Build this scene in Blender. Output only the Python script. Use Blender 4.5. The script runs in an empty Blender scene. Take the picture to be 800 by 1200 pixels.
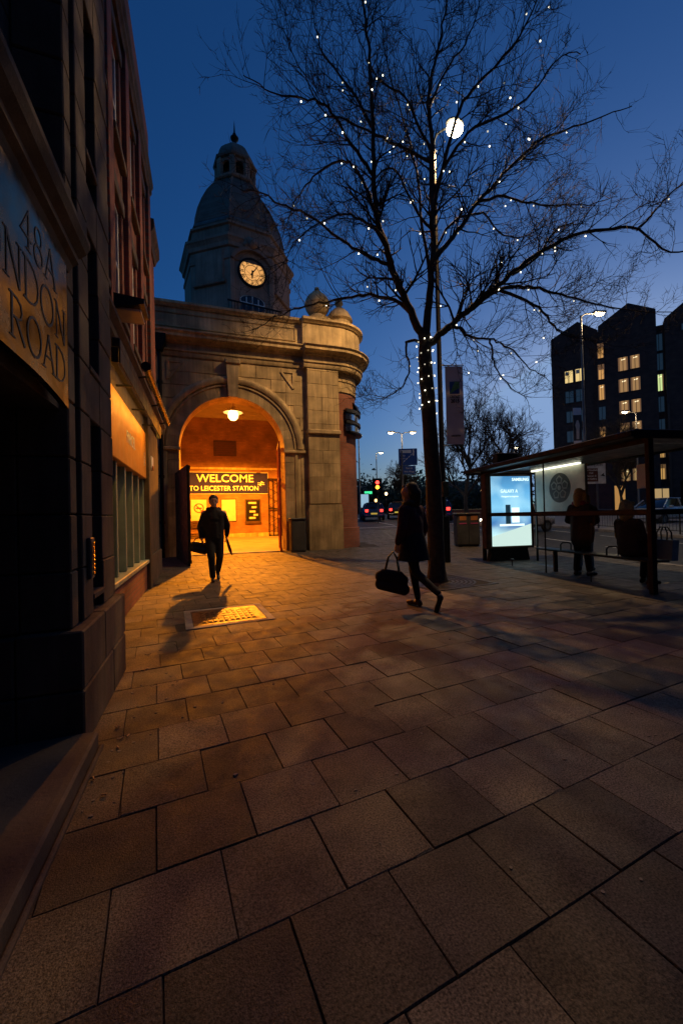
import bpy, bmesh, math, random
from mathutils import Vector, Matrix
random.seed(7)
sc = bpy.context.scene
col = sc.collection
R = math.radians
# ---------------------------------------------------------------- camera
cam_d = bpy.data.cameras.new('camera'); cam = bpy.data.objects.new('camera', cam_d); col.objects.link(cam)
cam_d.sensor_fit = 'HORIZONTAL'; cam_d.sensor_width = 24; cam_d.lens = 14.01; cam_d.clip_start = .02; cam_d.clip_end = 3000
AZ, PIT, ROLL = R(19.0), math.atan(5/467), R(1.4)
fw = Vector((math.sin(AZ)*math.cos(PIT), math.cos(AZ)*math.cos(PIT), math.sin(PIT)))
rt = Vector((math.cos(AZ), -math.sin(AZ), 0)); up = rt.cross(fw)
cr = rt*math.cos(ROLL)-up*math.sin(ROLL); cu = up*math.cos(ROLL)+rt*math.sin(ROLL)
m = Matrix((cr, cu, -fw)).transposed().to_4x4(); m.translation = (0, 0, 1.3)
cam.matrix_world = m; sc.camera = cam
# ---------------------------------------------------------------- sky, dusk
w = bpy.data.worlds.new('World'); sc.world = w; w.use_nodes = True
nt = w.node_tree; sk = nt.nodes.new('ShaderNodeTexSky'); sk.sky_type = 'NISHITA'; sk.sun_disc = False
sk.sun_elevation = R(3.5); sk.sun_rotation = R(55); sk.ozone_density = 6.0; sk.air_density = 1.0; sk.dust_density = 2.4
# after sunset the sky has no bright patch round the sun: level it off at the paleness of the horizon
lim = nt.nodes.new('ShaderNodeVectorMath'); lim.operation = 'MINIMUM'; lim.inputs[1].default_value = (1.15, 1.8, 3.1)
nt.links.new(sk.outputs[0], lim.inputs[0]); nt.links.new(lim.outputs[0], nt.nodes['Background'].inputs[0]); nt.nodes['Background'].inputs[1].default_value = .2
sc.view_settings.view_transform = 'Standard'; sc.view_settings.look = 'None'; sc.view_settings.exposure = 0.0; sc.view_settings.gamma = 1
sc.cycles.use_denoising = True
sc.cycles.max_bounces = 6; sc.cycles.diffuse_bounces = 3; sc.cycles.glossy_bounces = 3; sc.cycles.transparent_max_bounces = 16
sc.cycles.sample_clamp_indirect = 3.0
# ---------------------------------------------------------------- helpers
OFF = Vector((0, 0, 0))          # what a world-authored thing subtracts from its vertices
def zg(y):
    t = min(y, 45)-9.5
    return .045*(t+math.sqrt(t*t+.8))/2-.0009
class MB:
    def __init__(s): s.v = []; s.f = []
    def add(s, vs, fs):
        o = len(s.v); s.v += [tuple(p) for p in vs]; s.f += [[i+o for i in f] for f in fs]; return s
    def box(s, a, b, mtx=None):
        x0, y0, z0 = a; x1, y1, z1 = b
        vs = [(x0,y0,z0),(x1,y0,z0),(x1,y1,z0),(x0,y1,z0),(x0,y0,z1),(x1,y0,z1),(x1,y1,z1),(x0,y1,z1)]
        if mtx is not None: vs = [mtx @ Vector(p) for p in vs]
        return s.add(vs, [(3,2,1,0),(4,5,6,7),(0,1,5,4),(1,2,6,5),(2,3,7,6),(3,0,4,7)])
    def bbox(s, a, b, c=.006, mtx=None):      # box with chamfered edges
        x0, y0, z0 = a; x1, y1, z1 = b
        c = min(c, abs(x1-x0)*.4, abs(y1-y0)*.4, abs(z1-z0)*.4)
        bm = bmesh.new(); bmesh.ops.create_cube(bm, size=1)
        for v in bm.verts: v.co = Vector(((x0+x1)/2+v.co.x*(x1-x0), (y0+y1)/2+v.co.y*(y1-y0), (z0+z1)/2+v.co.z*(z1-z0)))
        bmesh.ops.bevel(bm, geom=bm.edges[:], offset=c, segments=1, affect='EDGES', profile=.5)
        bm.verts.index_update()
        vs = [v.co.copy() for v in bm.verts]; fs = [[v.index for v in f.verts] for f in bm.faces]; bm.free()
        if mtx is not None: vs = [mtx @ p for p in vs]
        return s.add(vs, fs)
    def prism(s, poly, axis, a, b, mtx=None):  # poly in the two other axes, extruded a..b
        n = len(poly)
        def P(q, t): return {'x': (t,q[0],q[1]), 'y': (q[0],t,q[1]), 'z': (q[0],q[1],t)}[axis]
        vs = [P(q, a) for q in poly]+[P(q, b) for q in poly]
        if mtx is not None: vs = [mtx @ Vector(p) for p in vs]
        return s.add(vs, [list(range(n))[::-1], list(range(n, 2*n))]+[(i, (i+1) % n, n+(i+1) % n, n+i) for i in range(n)])
    def tube(s, pts, rad, n=8, cap=True):
        pts = [Vector(p) for p in pts]
        if not hasattr(rad, '__len__'): rad = [rad]*len(pts)
        vs = []; fs = []; ref = None
        for i, p in enumerate(pts):
            d = (pts[min(i+1, len(pts)-1)]-pts[max(i-1, 0)]).normalized()
            if ref is None: ref = d.orthogonal().normalized()
            ref = (ref-d*ref.dot(d))
            if ref.length < 1e-5: ref = d.orthogonal()
            ref.normalize(); b = d.cross(ref)
            for k in range(n):
                a = 2*math.pi*k/n; vs.append(p+(ref*math.cos(a)+b*math.sin(a))*rad[i])
        for i in range(len(pts)-1):
            for k in range(n): fs.append((i*n+k, i*n+(k+1) % n, (i+1)*n+(k+1) % n, (i+1)*n+k))
        if cap: fs += [list(range(n))[::-1], list(range((len(pts)-1)*n, len(pts)*n))]
        return s.add(vs, fs)
    def lathe(s, prof, c=(0, 0), n=24, a0=0, a1=2*math.pi, rot=0):   # prof: (r, z); around the vertical through c
        full = abs(a1-a0-2*math.pi) < 1e-6; m_ = n if full else n+1; vs = []; fs = []
        for r, z in prof:
            for k in range(m_):
                a = rot+a0+(a1-a0)*k/n; vs.append((c[0]+r*math.cos(a), c[1]+r*math.sin(a), z))
        for i in range(len(prof)-1):
            for k in range(n):
                k2 = (k+1) % m_; fs.append((i*m_+k, i*m_+k2, (i+1)*m_+k2, (i+1)*m_+k))
        return s.add(vs, fs)
    def ball(s, c, r, n=12, sc_=(1, 1, 1)):
        vs = []; fs = []; h = max(4, n//2)
        for i in range(h+1):
            t = math.pi*i/h
            for k in range(n):
                a = 2*math.pi*k/n; vs.append((c[0]+r*sc_[0]*math.sin(t)*math.cos(a), c[1]+r*sc_[1]*math.sin(t)*math.sin(a), c[2]+r*sc_[2]*math.cos(t)))
        for i in range(h):
            for k in range(n): fs.append((i*n+k, (i+1)*n+k, (i+1)*n+(k+1) % n, i*n+(k+1) % n))
        return s.add(vs, fs)
    def sweep(s, prof, path):   # path: list of (origin, u, v): section point = origin+u*a+v*b, prof closed
        n = len(prof); vs = []; fs = []
        for o, u, v in path:
            for a, b in prof: vs.append(Vector(o)+Vector(u)*a+Vector(v)*b)
        for i in range(len(path)-1):
            for k in range(n): fs.append((i*n+k, i*n+(k+1) % n, (i+1)*n+(k+1) % n, (i+1)*n+k))
        fs += [list(range(n))[::-1], list(range((len(path)-1)*n, len(path)*n))]
        return s.add(vs, fs)
    def mesh(s, name):
        me = bpy.data.meshes.new(name); me.from_pydata([tuple(Vector(p)-OFF) for p in s.v], [], s.f)
        bm = bmesh.new(); bm.from_mesh(me); bmesh.ops.recalc_face_normals(bm, faces=bm.faces); bm.to_mesh(me); bm.free()
        return me
    def build(s, name, mt, parent=None, smooth=False):
        me = s.mesh(name); me.materials.append(mt)
        if smooth: smooth_me(me)
        o = bpy.data.objects.new(name, me); col.objects.link(o); o.parent = parent
        return o
def smooth_me(me, ang=40):
    for p in me.polygons: p.use_smooth = True
    bm = bmesh.new(); bm.from_mesh(me)
    for e in bm.edges:
        if len(e.link_faces) == 2 and e.calc_face_angle(0) > R(ang): e.smooth = False
    bm.to_mesh(me); bm.free()
def tag(o, label, cat, group=None, kind=None):
    o['label'] = label; o['category'] = cat
    if group: o['group'] = group
    if kind: o['kind'] = kind
    return o
def thing(name, label, cat, loc=(0, 0, 0), rotz=0, group=None, world=True):
    global OFF
    o = bpy.data.objects.new(name, None); col.objects.link(o); o.empty_display_size = .2
    o.location = loc; o.rotation_euler = (0, 0, rotz)
    OFF = Vector(loc) if world else Vector((0, 0, 0))
    return tag(o, label, cat, group)
def struct(o):
    o['kind'] = 'structure'; return o
def copy_tree(o, parent=None):
    c = o.copy(); col.objects.link(c); c.parent = parent
    for ch in [q for q in list(col.objects) if q.parent == o]: copy_tree(ch, c)
    return c
def copy_fast(o, kids, parent=None):
    c = o.copy(); col.objects.link(c); c.parent = parent
    for k in kids: d = k.copy(); col.objects.link(d); d.parent = c
    return c
def child_copy(o, loc, rot=(0, 0, 0), parent=None, scale=None):
    c = o.copy(); col.objects.link(c); c.location = loc; c.rotation_euler = rot
    if scale: c.scale = scale
    c.parent = parent if parent else o.parent
    return c
def BX(name, a, b, mt, parent, c=0, mtx=None):
    mb = MB()
    mb.bbox(a, b, c, mtx) if c else mb.box(a, b, mtx)
    return mb.build(name, mt, parent)
def text(name, s, size, mt, parent, mtx, depth=.004, align='CENTER', space=1.0, sx=1.0, bold=0.0):
    cu_ = bpy.data.curves.new(name, 'FONT'); cu_.body = s; cu_.size = size; cu_.extrude = depth; cu_.align_x = align; cu_.align_y = 'CENTER'
    cu_.space_character = space; cu_.resolution_u = 3; cu_.offset = bold*size
    t = bpy.data.objects.new(name, cu_); col.objects.link(t)
    dg = bpy.context.evaluated_depsgraph_get()
    me = bpy.data.meshes.new_from_object(t.evaluated_get(dg)); bpy.data.objects.remove(t); bpy.data.curves.remove(cu_)
    me.name = name; me.materials.clear(); me.materials.append(mt)
    S = Matrix.Diagonal((sx, 1, 1, 1))
    me.transform(Matrix.Translation(-OFF) @ mtx @ S)
    o = bpy.data.objects.new(name, me); col.objects.link(o); o.parent = parent
    return o
def frame(o, x, y):      # local x, y axes of a lettering plane -> matrix
    x = Vector(x).normalized(); y = Vector(y).normalized(); z = x.cross(y)
    M = Matrix((x, y, z)).transposed().to_4x4(); M.translation = o; return M
# ---------------------------------------------------------------- materials
def new_mat(name):
    m_ = bpy.data.materials.new(name); m_.use_nodes = True; n = m_.node_tree.nodes; l = m_.node_tree.links
    return m_, n, l, n['Principled BSDF']
def mat(name, c, rough=.8, metal=0, var=.3, scale=3.0, bump=.0, bscale=60, rnd=0.0, streak=0.0, spec=.4, speck=0.0, speck_scale=140):
    m_, n, l, b = new_mat(name)
    b.inputs['Roughness'].default_value = rough; b.inputs['Metallic'].default_value = metal; b.inputs['Specular IOR Level'].default_value = spec
    geo = n.new('ShaderNodeNewGeometry')
    def noise(sc__, det=4, vec=None):
        t = n.new('ShaderNodeTexNoise'); t.inputs['Scale'].default_value = sc__; t.inputs['Detail'].default_value = det; t.inputs['Roughness'].default_value = .6
        l.new(vec or geo.outputs['Position'], t.inputs['Vector']); return t.outputs[0]
    def math_(op, a, bb):
        q = n.new('ShaderNodeMath'); q.operation = op
        for i, v in enumerate((a, bb)):
            if hasattr(v, 'default_value'): l.new(v, q.inputs[i])
            else: q.inputs[i].default_value = v
        return q.outputs[0]
    def spread(o, lo, hi):
        q = n.new('ShaderNodeMapRange'); q.inputs['From Min'].default_value = .3; q.inputs['From Max'].default_value = .7
        q.inputs['To Min'].default_value = lo; q.inputs['To Max'].default_value = hi; l.new(o, q.inputs['Value']); return q.outputs[0]
    f = spread(noise(scale), 1-var, 1+var)
    if speck: f = math_('MULTIPLY', f, spread(noise(speck_scale, 2), 1-speck, 1+speck))
    if streak:
        mp = n.new('ShaderNodeMapping'); mp.inputs['Scale'].default_value = (9, 9, .6); l.new(geo.outputs['Position'], mp.inputs['Vector'])
        f = math_('MULTIPLY', f, spread(noise(1.0, 3, mp.outputs[0]), 1-streak, 1+streak*.5))
    if rnd:
        oi = n.new('ShaderNodeObjectInfo'); q = n.new('ShaderNodeMapRange'); q.inputs['To Min'].default_value = 1-rnd; q.inputs['To Max'].default_value = 1+rnd
        l.new(oi.outputs['Random'], q.inputs['Value']); f = math_('MULTIPLY', f, q.outputs[0])
    mx = n.new('ShaderNodeMix'); mx.data_type = 'RGBA'; mx.blend_type = 'MULTIPLY'; mx.inputs['Factor'].default_value = 1
    mx.inputs['A'].default_value = (*c, 1); l.new(f, mx.inputs['B']); l.new(mx.outputs['Result'], b.inputs['Base Color'])
    if rough > .15:
        l.new(spread(noise(scale*2.3), max(.05, rough-.12), min(1, rough+.12)), b.inputs['Roughness'])
    if bump:
        bp = n.new('ShaderNodeBump'); bp.inputs['Strength'].default_value = bump; bp.inputs['Distance'].default_value = .01
        l.new(noise(bscale, 5), bp.inputs['Height']); l.new(bp.outputs[0], b.inputs['Normal'])
    return m_
def brick_mat(name, c1, c2, mortar, axis, bw=.225, bh=.075, cyl=None):
    m_, n, l, b = new_mat(name); b.inputs['Roughness'].default_value = .85
    geo = n.new('ShaderNodeNewGeometry'); sp = n.new('ShaderNodeSeparateXYZ'); l.new(geo.outputs['Position'], sp.inputs[0])
    cb = n.new('ShaderNodeCombineXYZ')
    if cyl:
        def mt_(op, a, bb):
            q = n.new('ShaderNodeMath'); q.operation = op
            for i, v in enumerate((a, bb)):
                if hasattr(v, 'default_value'): l.new(v, q.inputs[i])
                else: q.inputs[i].default_value = v
            return q.outputs[0]
        an = mt_('MULTIPLY', mt_('ARCTAN2', mt_('SUBTRACT', sp.outputs[1], cyl[1]), mt_('SUBTRACT', sp.outputs[0], cyl[0])), cyl[2])
        l.new(an, cb.inputs[0])
    else: l.new(sp.outputs['xy'.index(axis)], cb.inputs[0])
    l.new(sp.outputs[2], cb.inputs[1])
    t = n.new('ShaderNodeTexBrick'); t.inputs['Scale'].default_value = 1; t.inputs['Brick Width'].default_value = bw; t.inputs['Row Height'].default_value = bh
    t.inputs['Mortar Size'].default_value = .006; t.inputs['Mortar Smooth'].default_value = .3; t.inputs['Bias'].default_value = 0
    t.inputs['Color1'].default_value = (*c1, 1); t.inputs['Color2'].default_value = (*c2, 1); t.inputs['Mortar'].default_value = (*mortar, 1)
    l.new(cb.outputs[0], t.inputs['Vector'])
    ns = n.new('ShaderNodeTexNoise'); ns.inputs['Scale'].default_value = 1.4; ns.inputs['Detail'].default_value = 6; l.new(geo.outputs['Position'], ns.inputs['Vector'])
    mr = n.new('ShaderNodeMapRange'); mr.inputs['From Min'].default_value = .3; mr.inputs['From Max'].default_value = .7; mr.inputs['To Min'].default_value = .65; mr.inputs['To Max'].default_value = 1.25
    l.new(ns.outputs[0], mr.inputs['Value'])
    mx = n.new('ShaderNodeMix'); mx.data_type = 'RGBA'; mx.blend_type = 'MULTIPLY'; mx.inputs['Factor'].default_value = 1
    l.new(t.outputs['Color'], mx.inputs['A']); l.new(mr.outputs[0], mx.inputs['B']); l.new(mx.outputs['Result'], b.inputs['Base Color'])
    bp = n.new('ShaderNodeBump'); bp.inputs['Strength'].default_value = .6; bp.inputs['Distance'].default_value = .008; bp.invert = True
    l.new(t.outputs['Fac'], bp.inputs['Height']); l.new(bp.outputs[0], b.inputs['Normal'])
    return m_
def emit_mat(name, c, st, base=(.06, .06, .06)):
    m_, n, l, b = new_mat(name); b.inputs['Base Color'].default_value = (*base, 1)
    b.inputs['Emission Color'].default_value = (*c, 1); b.inputs['Emission Strength'].default_value = st
    return m_
def glass_mat(name, tint=(.9, .95, .95), gl=.08):
    m_, n, l, b = new_mat(name); n.remove(b)
    tr = n.new('ShaderNodeBsdfTransparent'); tr.inputs[0].default_value = (*tint, 1)
    gs = n.new('ShaderNodeBsdfGlossy'); gs.inputs['Roughness'].default_value = .03
    fr = n.new('ShaderNodeFresnel'); fr.inputs[0].default_value = 1.045
    mx = n.new('ShaderNodeMixShader'); l.new(fr.outputs[0], mx.inputs[0]); l.new(tr.outputs[0], mx.inputs[1]); l.new(gs.outputs[0], mx.inputs[2])
    l.new(mx.outputs[0], n['Material Output'].inputs[0]); return m_
M = {}
M['paver'] = mat('paver', (.10, .086, .07), .66, var=.36, scale=2.6, bump=.45, bscale=190, rnd=.45, speck=.85, speck_scale=130, spec=.35)
M['sand'] = mat('joint_sand', (.04, .035, .03), .95, bump=.4, bscale=80)
M['asphalt'] = mat('asphalt', (.05, .05, .05), .75, bump=.4, bscale=120, speck=.4)
M['kerb'] = mat('kerb_granite', (.27, .25, .23), .75, rnd=.15, speck=.3, bump=.2)
M['paint'] = mat('road_paint', (.65, .65, .6), .7, var=.3, scale=7)
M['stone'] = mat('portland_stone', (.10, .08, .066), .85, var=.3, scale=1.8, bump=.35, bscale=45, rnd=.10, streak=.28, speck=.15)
M['stone2'] = mat('buff_sandstone', (.50, .38, .20), .85, var=.36, scale=1.5, bump=.4, bscale=40, rnd=.15, streak=.34, speck=.18)
M['stone3'] = mat('tower_stone', (.38, .22, .155), .88, var=.25, scale=1.2, bump=.3, bscale=30, rnd=.10, streak=.25)
M['lead'] = mat('dome_slate', (.24, .15, .11), .7, var=.3, scale=1.5, rnd=.18)
M['copper'] = mat('dome_band', (.14, .14, .135), .7)
BR = ((.26, .085, .05), (.33, .12, .07), (.22, .19, .16))
M['brick_x'] = brick_mat('red_brick_street', (.20, .06, .042), (.26, .085, .055), (.13, .11, .095), 'y')
M['brick_y'] = brick_mat('red_brick_end', (.20, .06, .042), (.26, .085, .055), (.13, .11, .095), 'x')
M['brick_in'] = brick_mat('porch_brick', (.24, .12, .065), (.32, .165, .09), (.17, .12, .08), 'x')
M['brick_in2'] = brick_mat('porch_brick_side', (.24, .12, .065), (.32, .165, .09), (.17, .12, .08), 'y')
M['brick_c'] = brick_mat('corner_brick', (.30, .10, .06), (.36, .13, .08), (.2, .16, .13), 'x', cyl=(4.55, 14.42, 1.0))
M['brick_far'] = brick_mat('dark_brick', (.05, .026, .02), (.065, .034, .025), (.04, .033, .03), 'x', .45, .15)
M['plaster'] = mat('ceiling_plaster', (.36, .32, .25), .9, var=.15)
M['concrete'] = mat('floor_concrete', (.26, .21, .17), .65, var=.25, scale=1.2, bump=.15, bscale=60, speck=.15)
M['white'] = mat('white_paint', (.72, .72, .7), .5, var=.1)
M['cream'] = mat('cream_paint', (.6, .55, .45), .6, var=.15)
M['black'] = mat('black_paint', (.007, .007, .008), .5, var=.3, spec=.2)
M['dark'] = mat('dark_metal', (.02, .021, .022), .45, metal=.1, var=.3)
M['steel'] = mat('galvanised_steel', (.13, .13, .13), .55, metal=.5, var=.25)
M['shiny'] = mat('polished_steel', (.65, .66, .67), .18, metal=1, var=.1)
M['castiron'] = mat('cast_iron', (.09, .075, .06), .45, metal=.7, var=.4, scale=9, bump=.4, bscale=40)
M['redpaint'] = mat('red_paint', (.25, .02, .015), .4, var=.25)
M['green'] = mat('sage_paint', (.22, .3, .27), .5, var=.2)
M['orange'] = mat('orange_fascia', (.62, .26, .05), .5, var=.12)
M['navy'] = mat('navy_sign', (.02, .02, .16), .6, var=.1, spec=.1)
M['signblue'] = mat('road_sign_blue', (.02, .08, .3), .4, var=.1)
M['brown'] = mat('brown_sign', (.1, .03, .018), .5, var=.1)
M['plastic'] = mat('grey_plastic', (.06, .062, .06), .5)
M['timber'] = mat('timber', (.07, .035, .02), .6, var=.3, scale=8)
M['bark'] = mat('bark', (.05, .04, .03), .9, var=.4, scale=14, bump=.8, bscale=30)
M['twig'] = mat('twig_bark', (.022, .018, .015), .9, var=.3)
M['soil'] = mat('soil', (.04, .03, .02), .95, var=.4, scale=12, bump=.8, bscale=40)
M['hedge'] = mat('hedge_leaf', (.03, .045, .02), .8, var=.5, scale=4)
M['skin'] = mat('skin', (.5, .3, .22), .55, var=.08)
M['hair_d'] = mat('dark_hair', (.015, .011, .009), .6, var=.4, scale=40)
M['hair_b'] = mat('blonde_hair', (.42, .27, .11), .6, var=.35, scale=40)
M['coat_k'] = mat('black_cloth', (.016, .016, .019), .85, var=.3, scale=14, bump=.3, bscale=25)
M['coat_m'] = mat('maroon_cloth', (.06, .012, .02), .85, var=.3, scale=14, bump=.3, bscale=25)
M['cloth_n'] = mat('navy_cloth', (.009, .010, .018), .85, var=.3, scale=14, bump=.3, bscale=25)
M['jeans'] = mat('pale_denim', (.22, .32, .36), .85, var=.25, scale=20)
M['scarf'] = mat('red_scarf', (.35, .02, .05), .85, var=.3)
M['leather'] = mat('black_leather', (.014, .013, .013), .4, var=.3)
M['tan'] = mat('brown_leather', (.12, .05, .03), .5, var=.2)
M['glass'] = glass_mat('shelter_glass')
M['pane'] = mat('dark_window', (.012, .014, .018), .06, var=.1, spec=.7)
M['rubber'] = mat('tyre', (.02, .02, .02), .8)
M['brass'] = mat('brass_plate', (.34, .21, .075), .2, metal=1, var=.25, scale=4, bump=.02, bscale=6)
M['letter'] = mat('engraved_letter', (.012, .016, .03), .5)
# ================================================================ ground
OFF = Vector((0, 0, 0))
def kerb_x(y):
    k = 9.75+.16*(y-4)
    if y > 17: k -= 4-math.sqrt(max(0, 16-(y-17)**2))
    return k
def strips(name, y0, y1, step, xa, xb, z_off, mt, nx=1):
    mb = MB(); ys = []; y = y0
    while y < y1-1e-6: ys.append(y); y += step
    ys.append(y1); row = []
    for y in ys:
        a = xa(y) if callable(xa) else xa; b = xb(y) if callable(xb) else xb
        row.append([(a+(b-a)*i/nx, y, zg(y)+z_off) for i in range(nx+1)])
    vs = [p for r_ in row for p in r_]; n = nx+1
    mb.add(vs, [(i*n+k, i*n+k+1, (i+1)*n+k+1, (i+1)*n+k) for i in range(len(ys)-1) for k in range(nx)])
    return mb.build(name, mt)
road = struct(strips('road', -60, 420, 2.5, lambda y: 5.4 if 11 < y < 27 else -400, 500, -.125, M['asphalt']))
pavement = struct(strips('pavement', -8, 21, .25, lambda y: 5.4 if y > 13.45 else -9, kerb_x, -.009, M['sand']))
def far_x(y): return 20.1+.07*(y-15.7)
far_pave = struct(strips('far_pavement', -20, 80, 1, far_x, 140, .0, M['concrete']))
# kerb stones, each a stone
kmb = MB(); kmb.bbox((-.075, -.44, -.13), (.075, .44, .006), .012)
kerb0 = kmb.build('kerb_stone', M['kerb'], pavement); ks = 0
def kerb_run(fx, y0, y1, parent, side):
    global ks
    y = y0
    while y < y1:
        dy = .9; dx = fx(y+.45)-fx(y-.45); L = math.hypot(dx, .9); dy = .9*.9/L if L else .9
        o = kerb0 if ks == 0 else child_copy(kerb0, (0, 0, 0), parent=parent)
        o.location = (fx(y+dy/2)+side*.075, y+dy/2, zg(y+dy/2)); o.rotation_euler = (math.atan(.045) if y > 10 else 0, 0, -math.atan2(fx(y+dy)-fx(y), dy)); ks += 1
        y += max(dy, .12)
kerb_run(kerb_x, -4, 20.9, pavement, 1)
kerb_run(far_x, 4, 40, far_pave, -1)
# painted lines of the road
mb = MB()
def line_quad(x0, y0, x1, y1, wd):
    d = Vector((x1-x0, y1-y0, 0)).normalized(); q = Vector((d.y, -d.x, 0))*wd/2
    n = max(1, int(abs(y1-y0)/2)); 
    for i in range(n):
        a = Vector((x0, y0, 0)).lerp(Vector((x1, y1, 0)), i/n); b = Vector((x0, y0, 0)).lerp(Vector((x1, y1, 0)), (i+1)/n)
        mb.add([(p.x, p.y, zg(p.y)-.119) for p in (a-q, a+q, b+q, b-q)], [(0, 1, 2, 3)])
for off in (3.4, 6.8):
    y = -4
    while y < 21:
        line_quad(9.75+.13*(y-4)+off, y, 9.75+.13*(y-2)+off, y+2, .12); y += 3.2
for off in (.35, .6): line_quad(9.75-.16*6+off, -2, 9.75+.16*12+off, 16, .08)
line_quad(9, 23.6, 21, 25.2, .2)
line_quad(12.5, 25, 14.5, 40, .12); line_quad(16.5, 25.5, 19, 40, .12)
struct(mb.build('road_marking', M['paint']))
# pavers: the ones that show largest are stones of their own
PS = .375; PA = R(6)    # paving is turned 6 degrees to the wall
ux, uy = Vector((math.cos(PA), math.sin(PA), 0)), Vector((-math.sin(PA), math.cos(PA), 0))
grate_c = Vector((4.2, 6.66, 0))
def free(c):
    x, y = c.x, c.y
    if x < -.85 and y < 3.7: return False
    if x < -1.35: return False
    if y > 13.35 and x < 5.9: return False
    if x > kerb_x(y)-.2: return False
    if -.17 < x < .70 and 5.22 < y < 6.03: return False
    if abs(x-grate_c.x) < .58 and abs(y-grate_c.y) < .58: return False
    return True
cand = []
for j in range(-16, 62):
    sh = (.5 if j % 2 else 0)+random.uniform(-.06, .06)
    for i in range(-30, 50):
        c = ux*((i+sh)*PS)+uy*((j-.1)*PS)
        if not free(c) or c.y > 20.5 or c.y < -5: continue
        v = c-Vector((0, 0, 1.3)); d = v.dot(fw)
        vis = d > .3 and abs(v.dot(cr))/d < 1.2 and abs(v.dot(cu))/d < 2.2
        cand.append((d if vis else 1e3+v.length, c))
cand.sort(key=lambda t: t[0])
h = PS/2-.0014; prng = random.Random(3)
def paver_mb(chip):
    n = 4; top, low = [], []
    for q in range(4):                       # the four edges, slightly ragged, with now and then a chipped corner
        a, b = [(-h,-h),(h,-h),(h,h),(-h,h)][q], [(h,-h),(h,h),(-h,h),(-h,-h)][q]
        for i in range(n):
            u = i/n; x, y = a[0]+(b[0]-a[0])*u, a[1]+(b[1]-a[1])*u
            k_ = 1-prng.uniform(.0, .008)-(.05*prng.random() if (i == 0 and q == chip) else 0)
            low.append((x*(1-.002), y*(1-.002), -.004)); top.append((x*k_-.002*(1 if x > 0 else -1), y*k_-.002*(1 if y > 0 else -1), 0))
    N = 4*n; mb = MB(); mb.add([(x, y, -.03) for x, y, z in low]+low+top, [(i, (i+1) % N, N+(i+1) % N, N+i) for i in range(N)]+[(N+i, N+(i+1) % N, 2*N+(i+1) % N, 2*N+i) for i in range(N)]+[tuple(range(2*N, 3*N))])
    return mb
pms = [paver_mb(c) for c in (9, 0, 9, 2, 9, 1)]
pvs = [q.build('paver', M['paver'], pavement) for q in pms]; rest = MB()
for k, (d, c) in enumerate(cand):
    rz = random.uniform(-.003, .0025); tx, ty = random.uniform(-.005, .005), random.uniform(-.005, .005)
    sl = (zg(c.y+.1)-zg(c.y-.1))/.2
    if k < 300:
        o = pvs[k] if k < 6 else child_copy(pvs[random.randrange(6)], (0, 0, 0))
        o.location = (c.x, c.y, zg(c.y)+rz); o.rotation_euler = (math.atan(sl)*.99+tx, ty, PA+random.choice((0, math.pi/2, math.pi, -math.pi/2))+random.uniform(-.004, .004))
    else:
        mtx = Matrix.Translation((c.x, c.y, zg(c.y)+rz)) @ Matrix.Rotation(PA, 4, 'Z') @ Matrix.Rotation(math.atan(sl), 4, 'X')
        q = pms[k % 6]; rest.add([mtx @ Vector(p) for p in q.v], q.f)
ro = rest.build('paving', M['paver'], pavement); ro['kind'] = 'stuff'
# inspection cover
t = thing('inspection_cover', 'cast iron inspection cover in a pale concrete frame set into the paving', 'manhole cover', (.27, 5.62, .004), R(4), world=False)
fr = MB()
for a, b in (((-.54,-.52,-.02),(.54,-.43,.003)), ((-.54,.43,-.02),(.54,.52,.003)), ((-.54,-.43,-.02),(-.45,.43,.003)), ((.45,-.43,-.02),(.54,.43,.003))): fr.bbox(a, b, .004)
fr.build('frame', M['kerb'], t)
BX('rim', (-.447,-.427,-.02), (.447,.427,.001), M['castiron'], t, .004)
cv = BX('cover_plate', (-.36,-.33,.001), (.36,.33,.006), M['castiron'], t, .003)
for i in range(10):
    for j in range(5):
        if 3 <= i <= 6 and j == 2: continue
        BX('tread_bar', (-.34+i*.069,-.31+j*.126,.006), (-.34+i*.069+.045,-.31+j*.126+.1,.014), M['castiron'], cv, .004)
BX('lifting_badge', (-.12,-.05,.006), (.12,.05,.012), M['castiron'], cv, .006)
# tree grate
t = thing('tree_grate', 'square iron tree grate with ring slots round the trunk', 'tree grate', (grate_c.x, grate_c.y, .006), R(6), world=False)
BX('soil', (-.73,-.73,-.05), (.73,.73,-.0015), M['soil'], t)
fr = MB()
for a, b in (((-.78,-.78,-.02),(.78,-.72,.004)), ((-.78,.72,-.02),(.78,.78,.004)), ((-.78,-.72,-.02),(-.72,.72,.004)), ((.72,-.72,-.02),(.78,.72,.004))): fr.bbox(a, b, .004)
fr.build('frame', M['castiron'], t)
for r_ in (.3, .38, .46, .54, .62, .69):
    MB().lathe([(r_-.022,-.002),(r_-.022,.004),(r_+.022,.004),(r_+.022,-.002),(r_-.022,-.002)], n=40).build('ring', M['castiron'], t)
for k in range(8):
    a = k*math.pi/4+.2; MB().bbox((.27,-.02,-.002),(.7,.02,.0025), .003, Matrix.Rotation(a, 4, 'Z')).build('spoke', M['castiron'], t)
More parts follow.
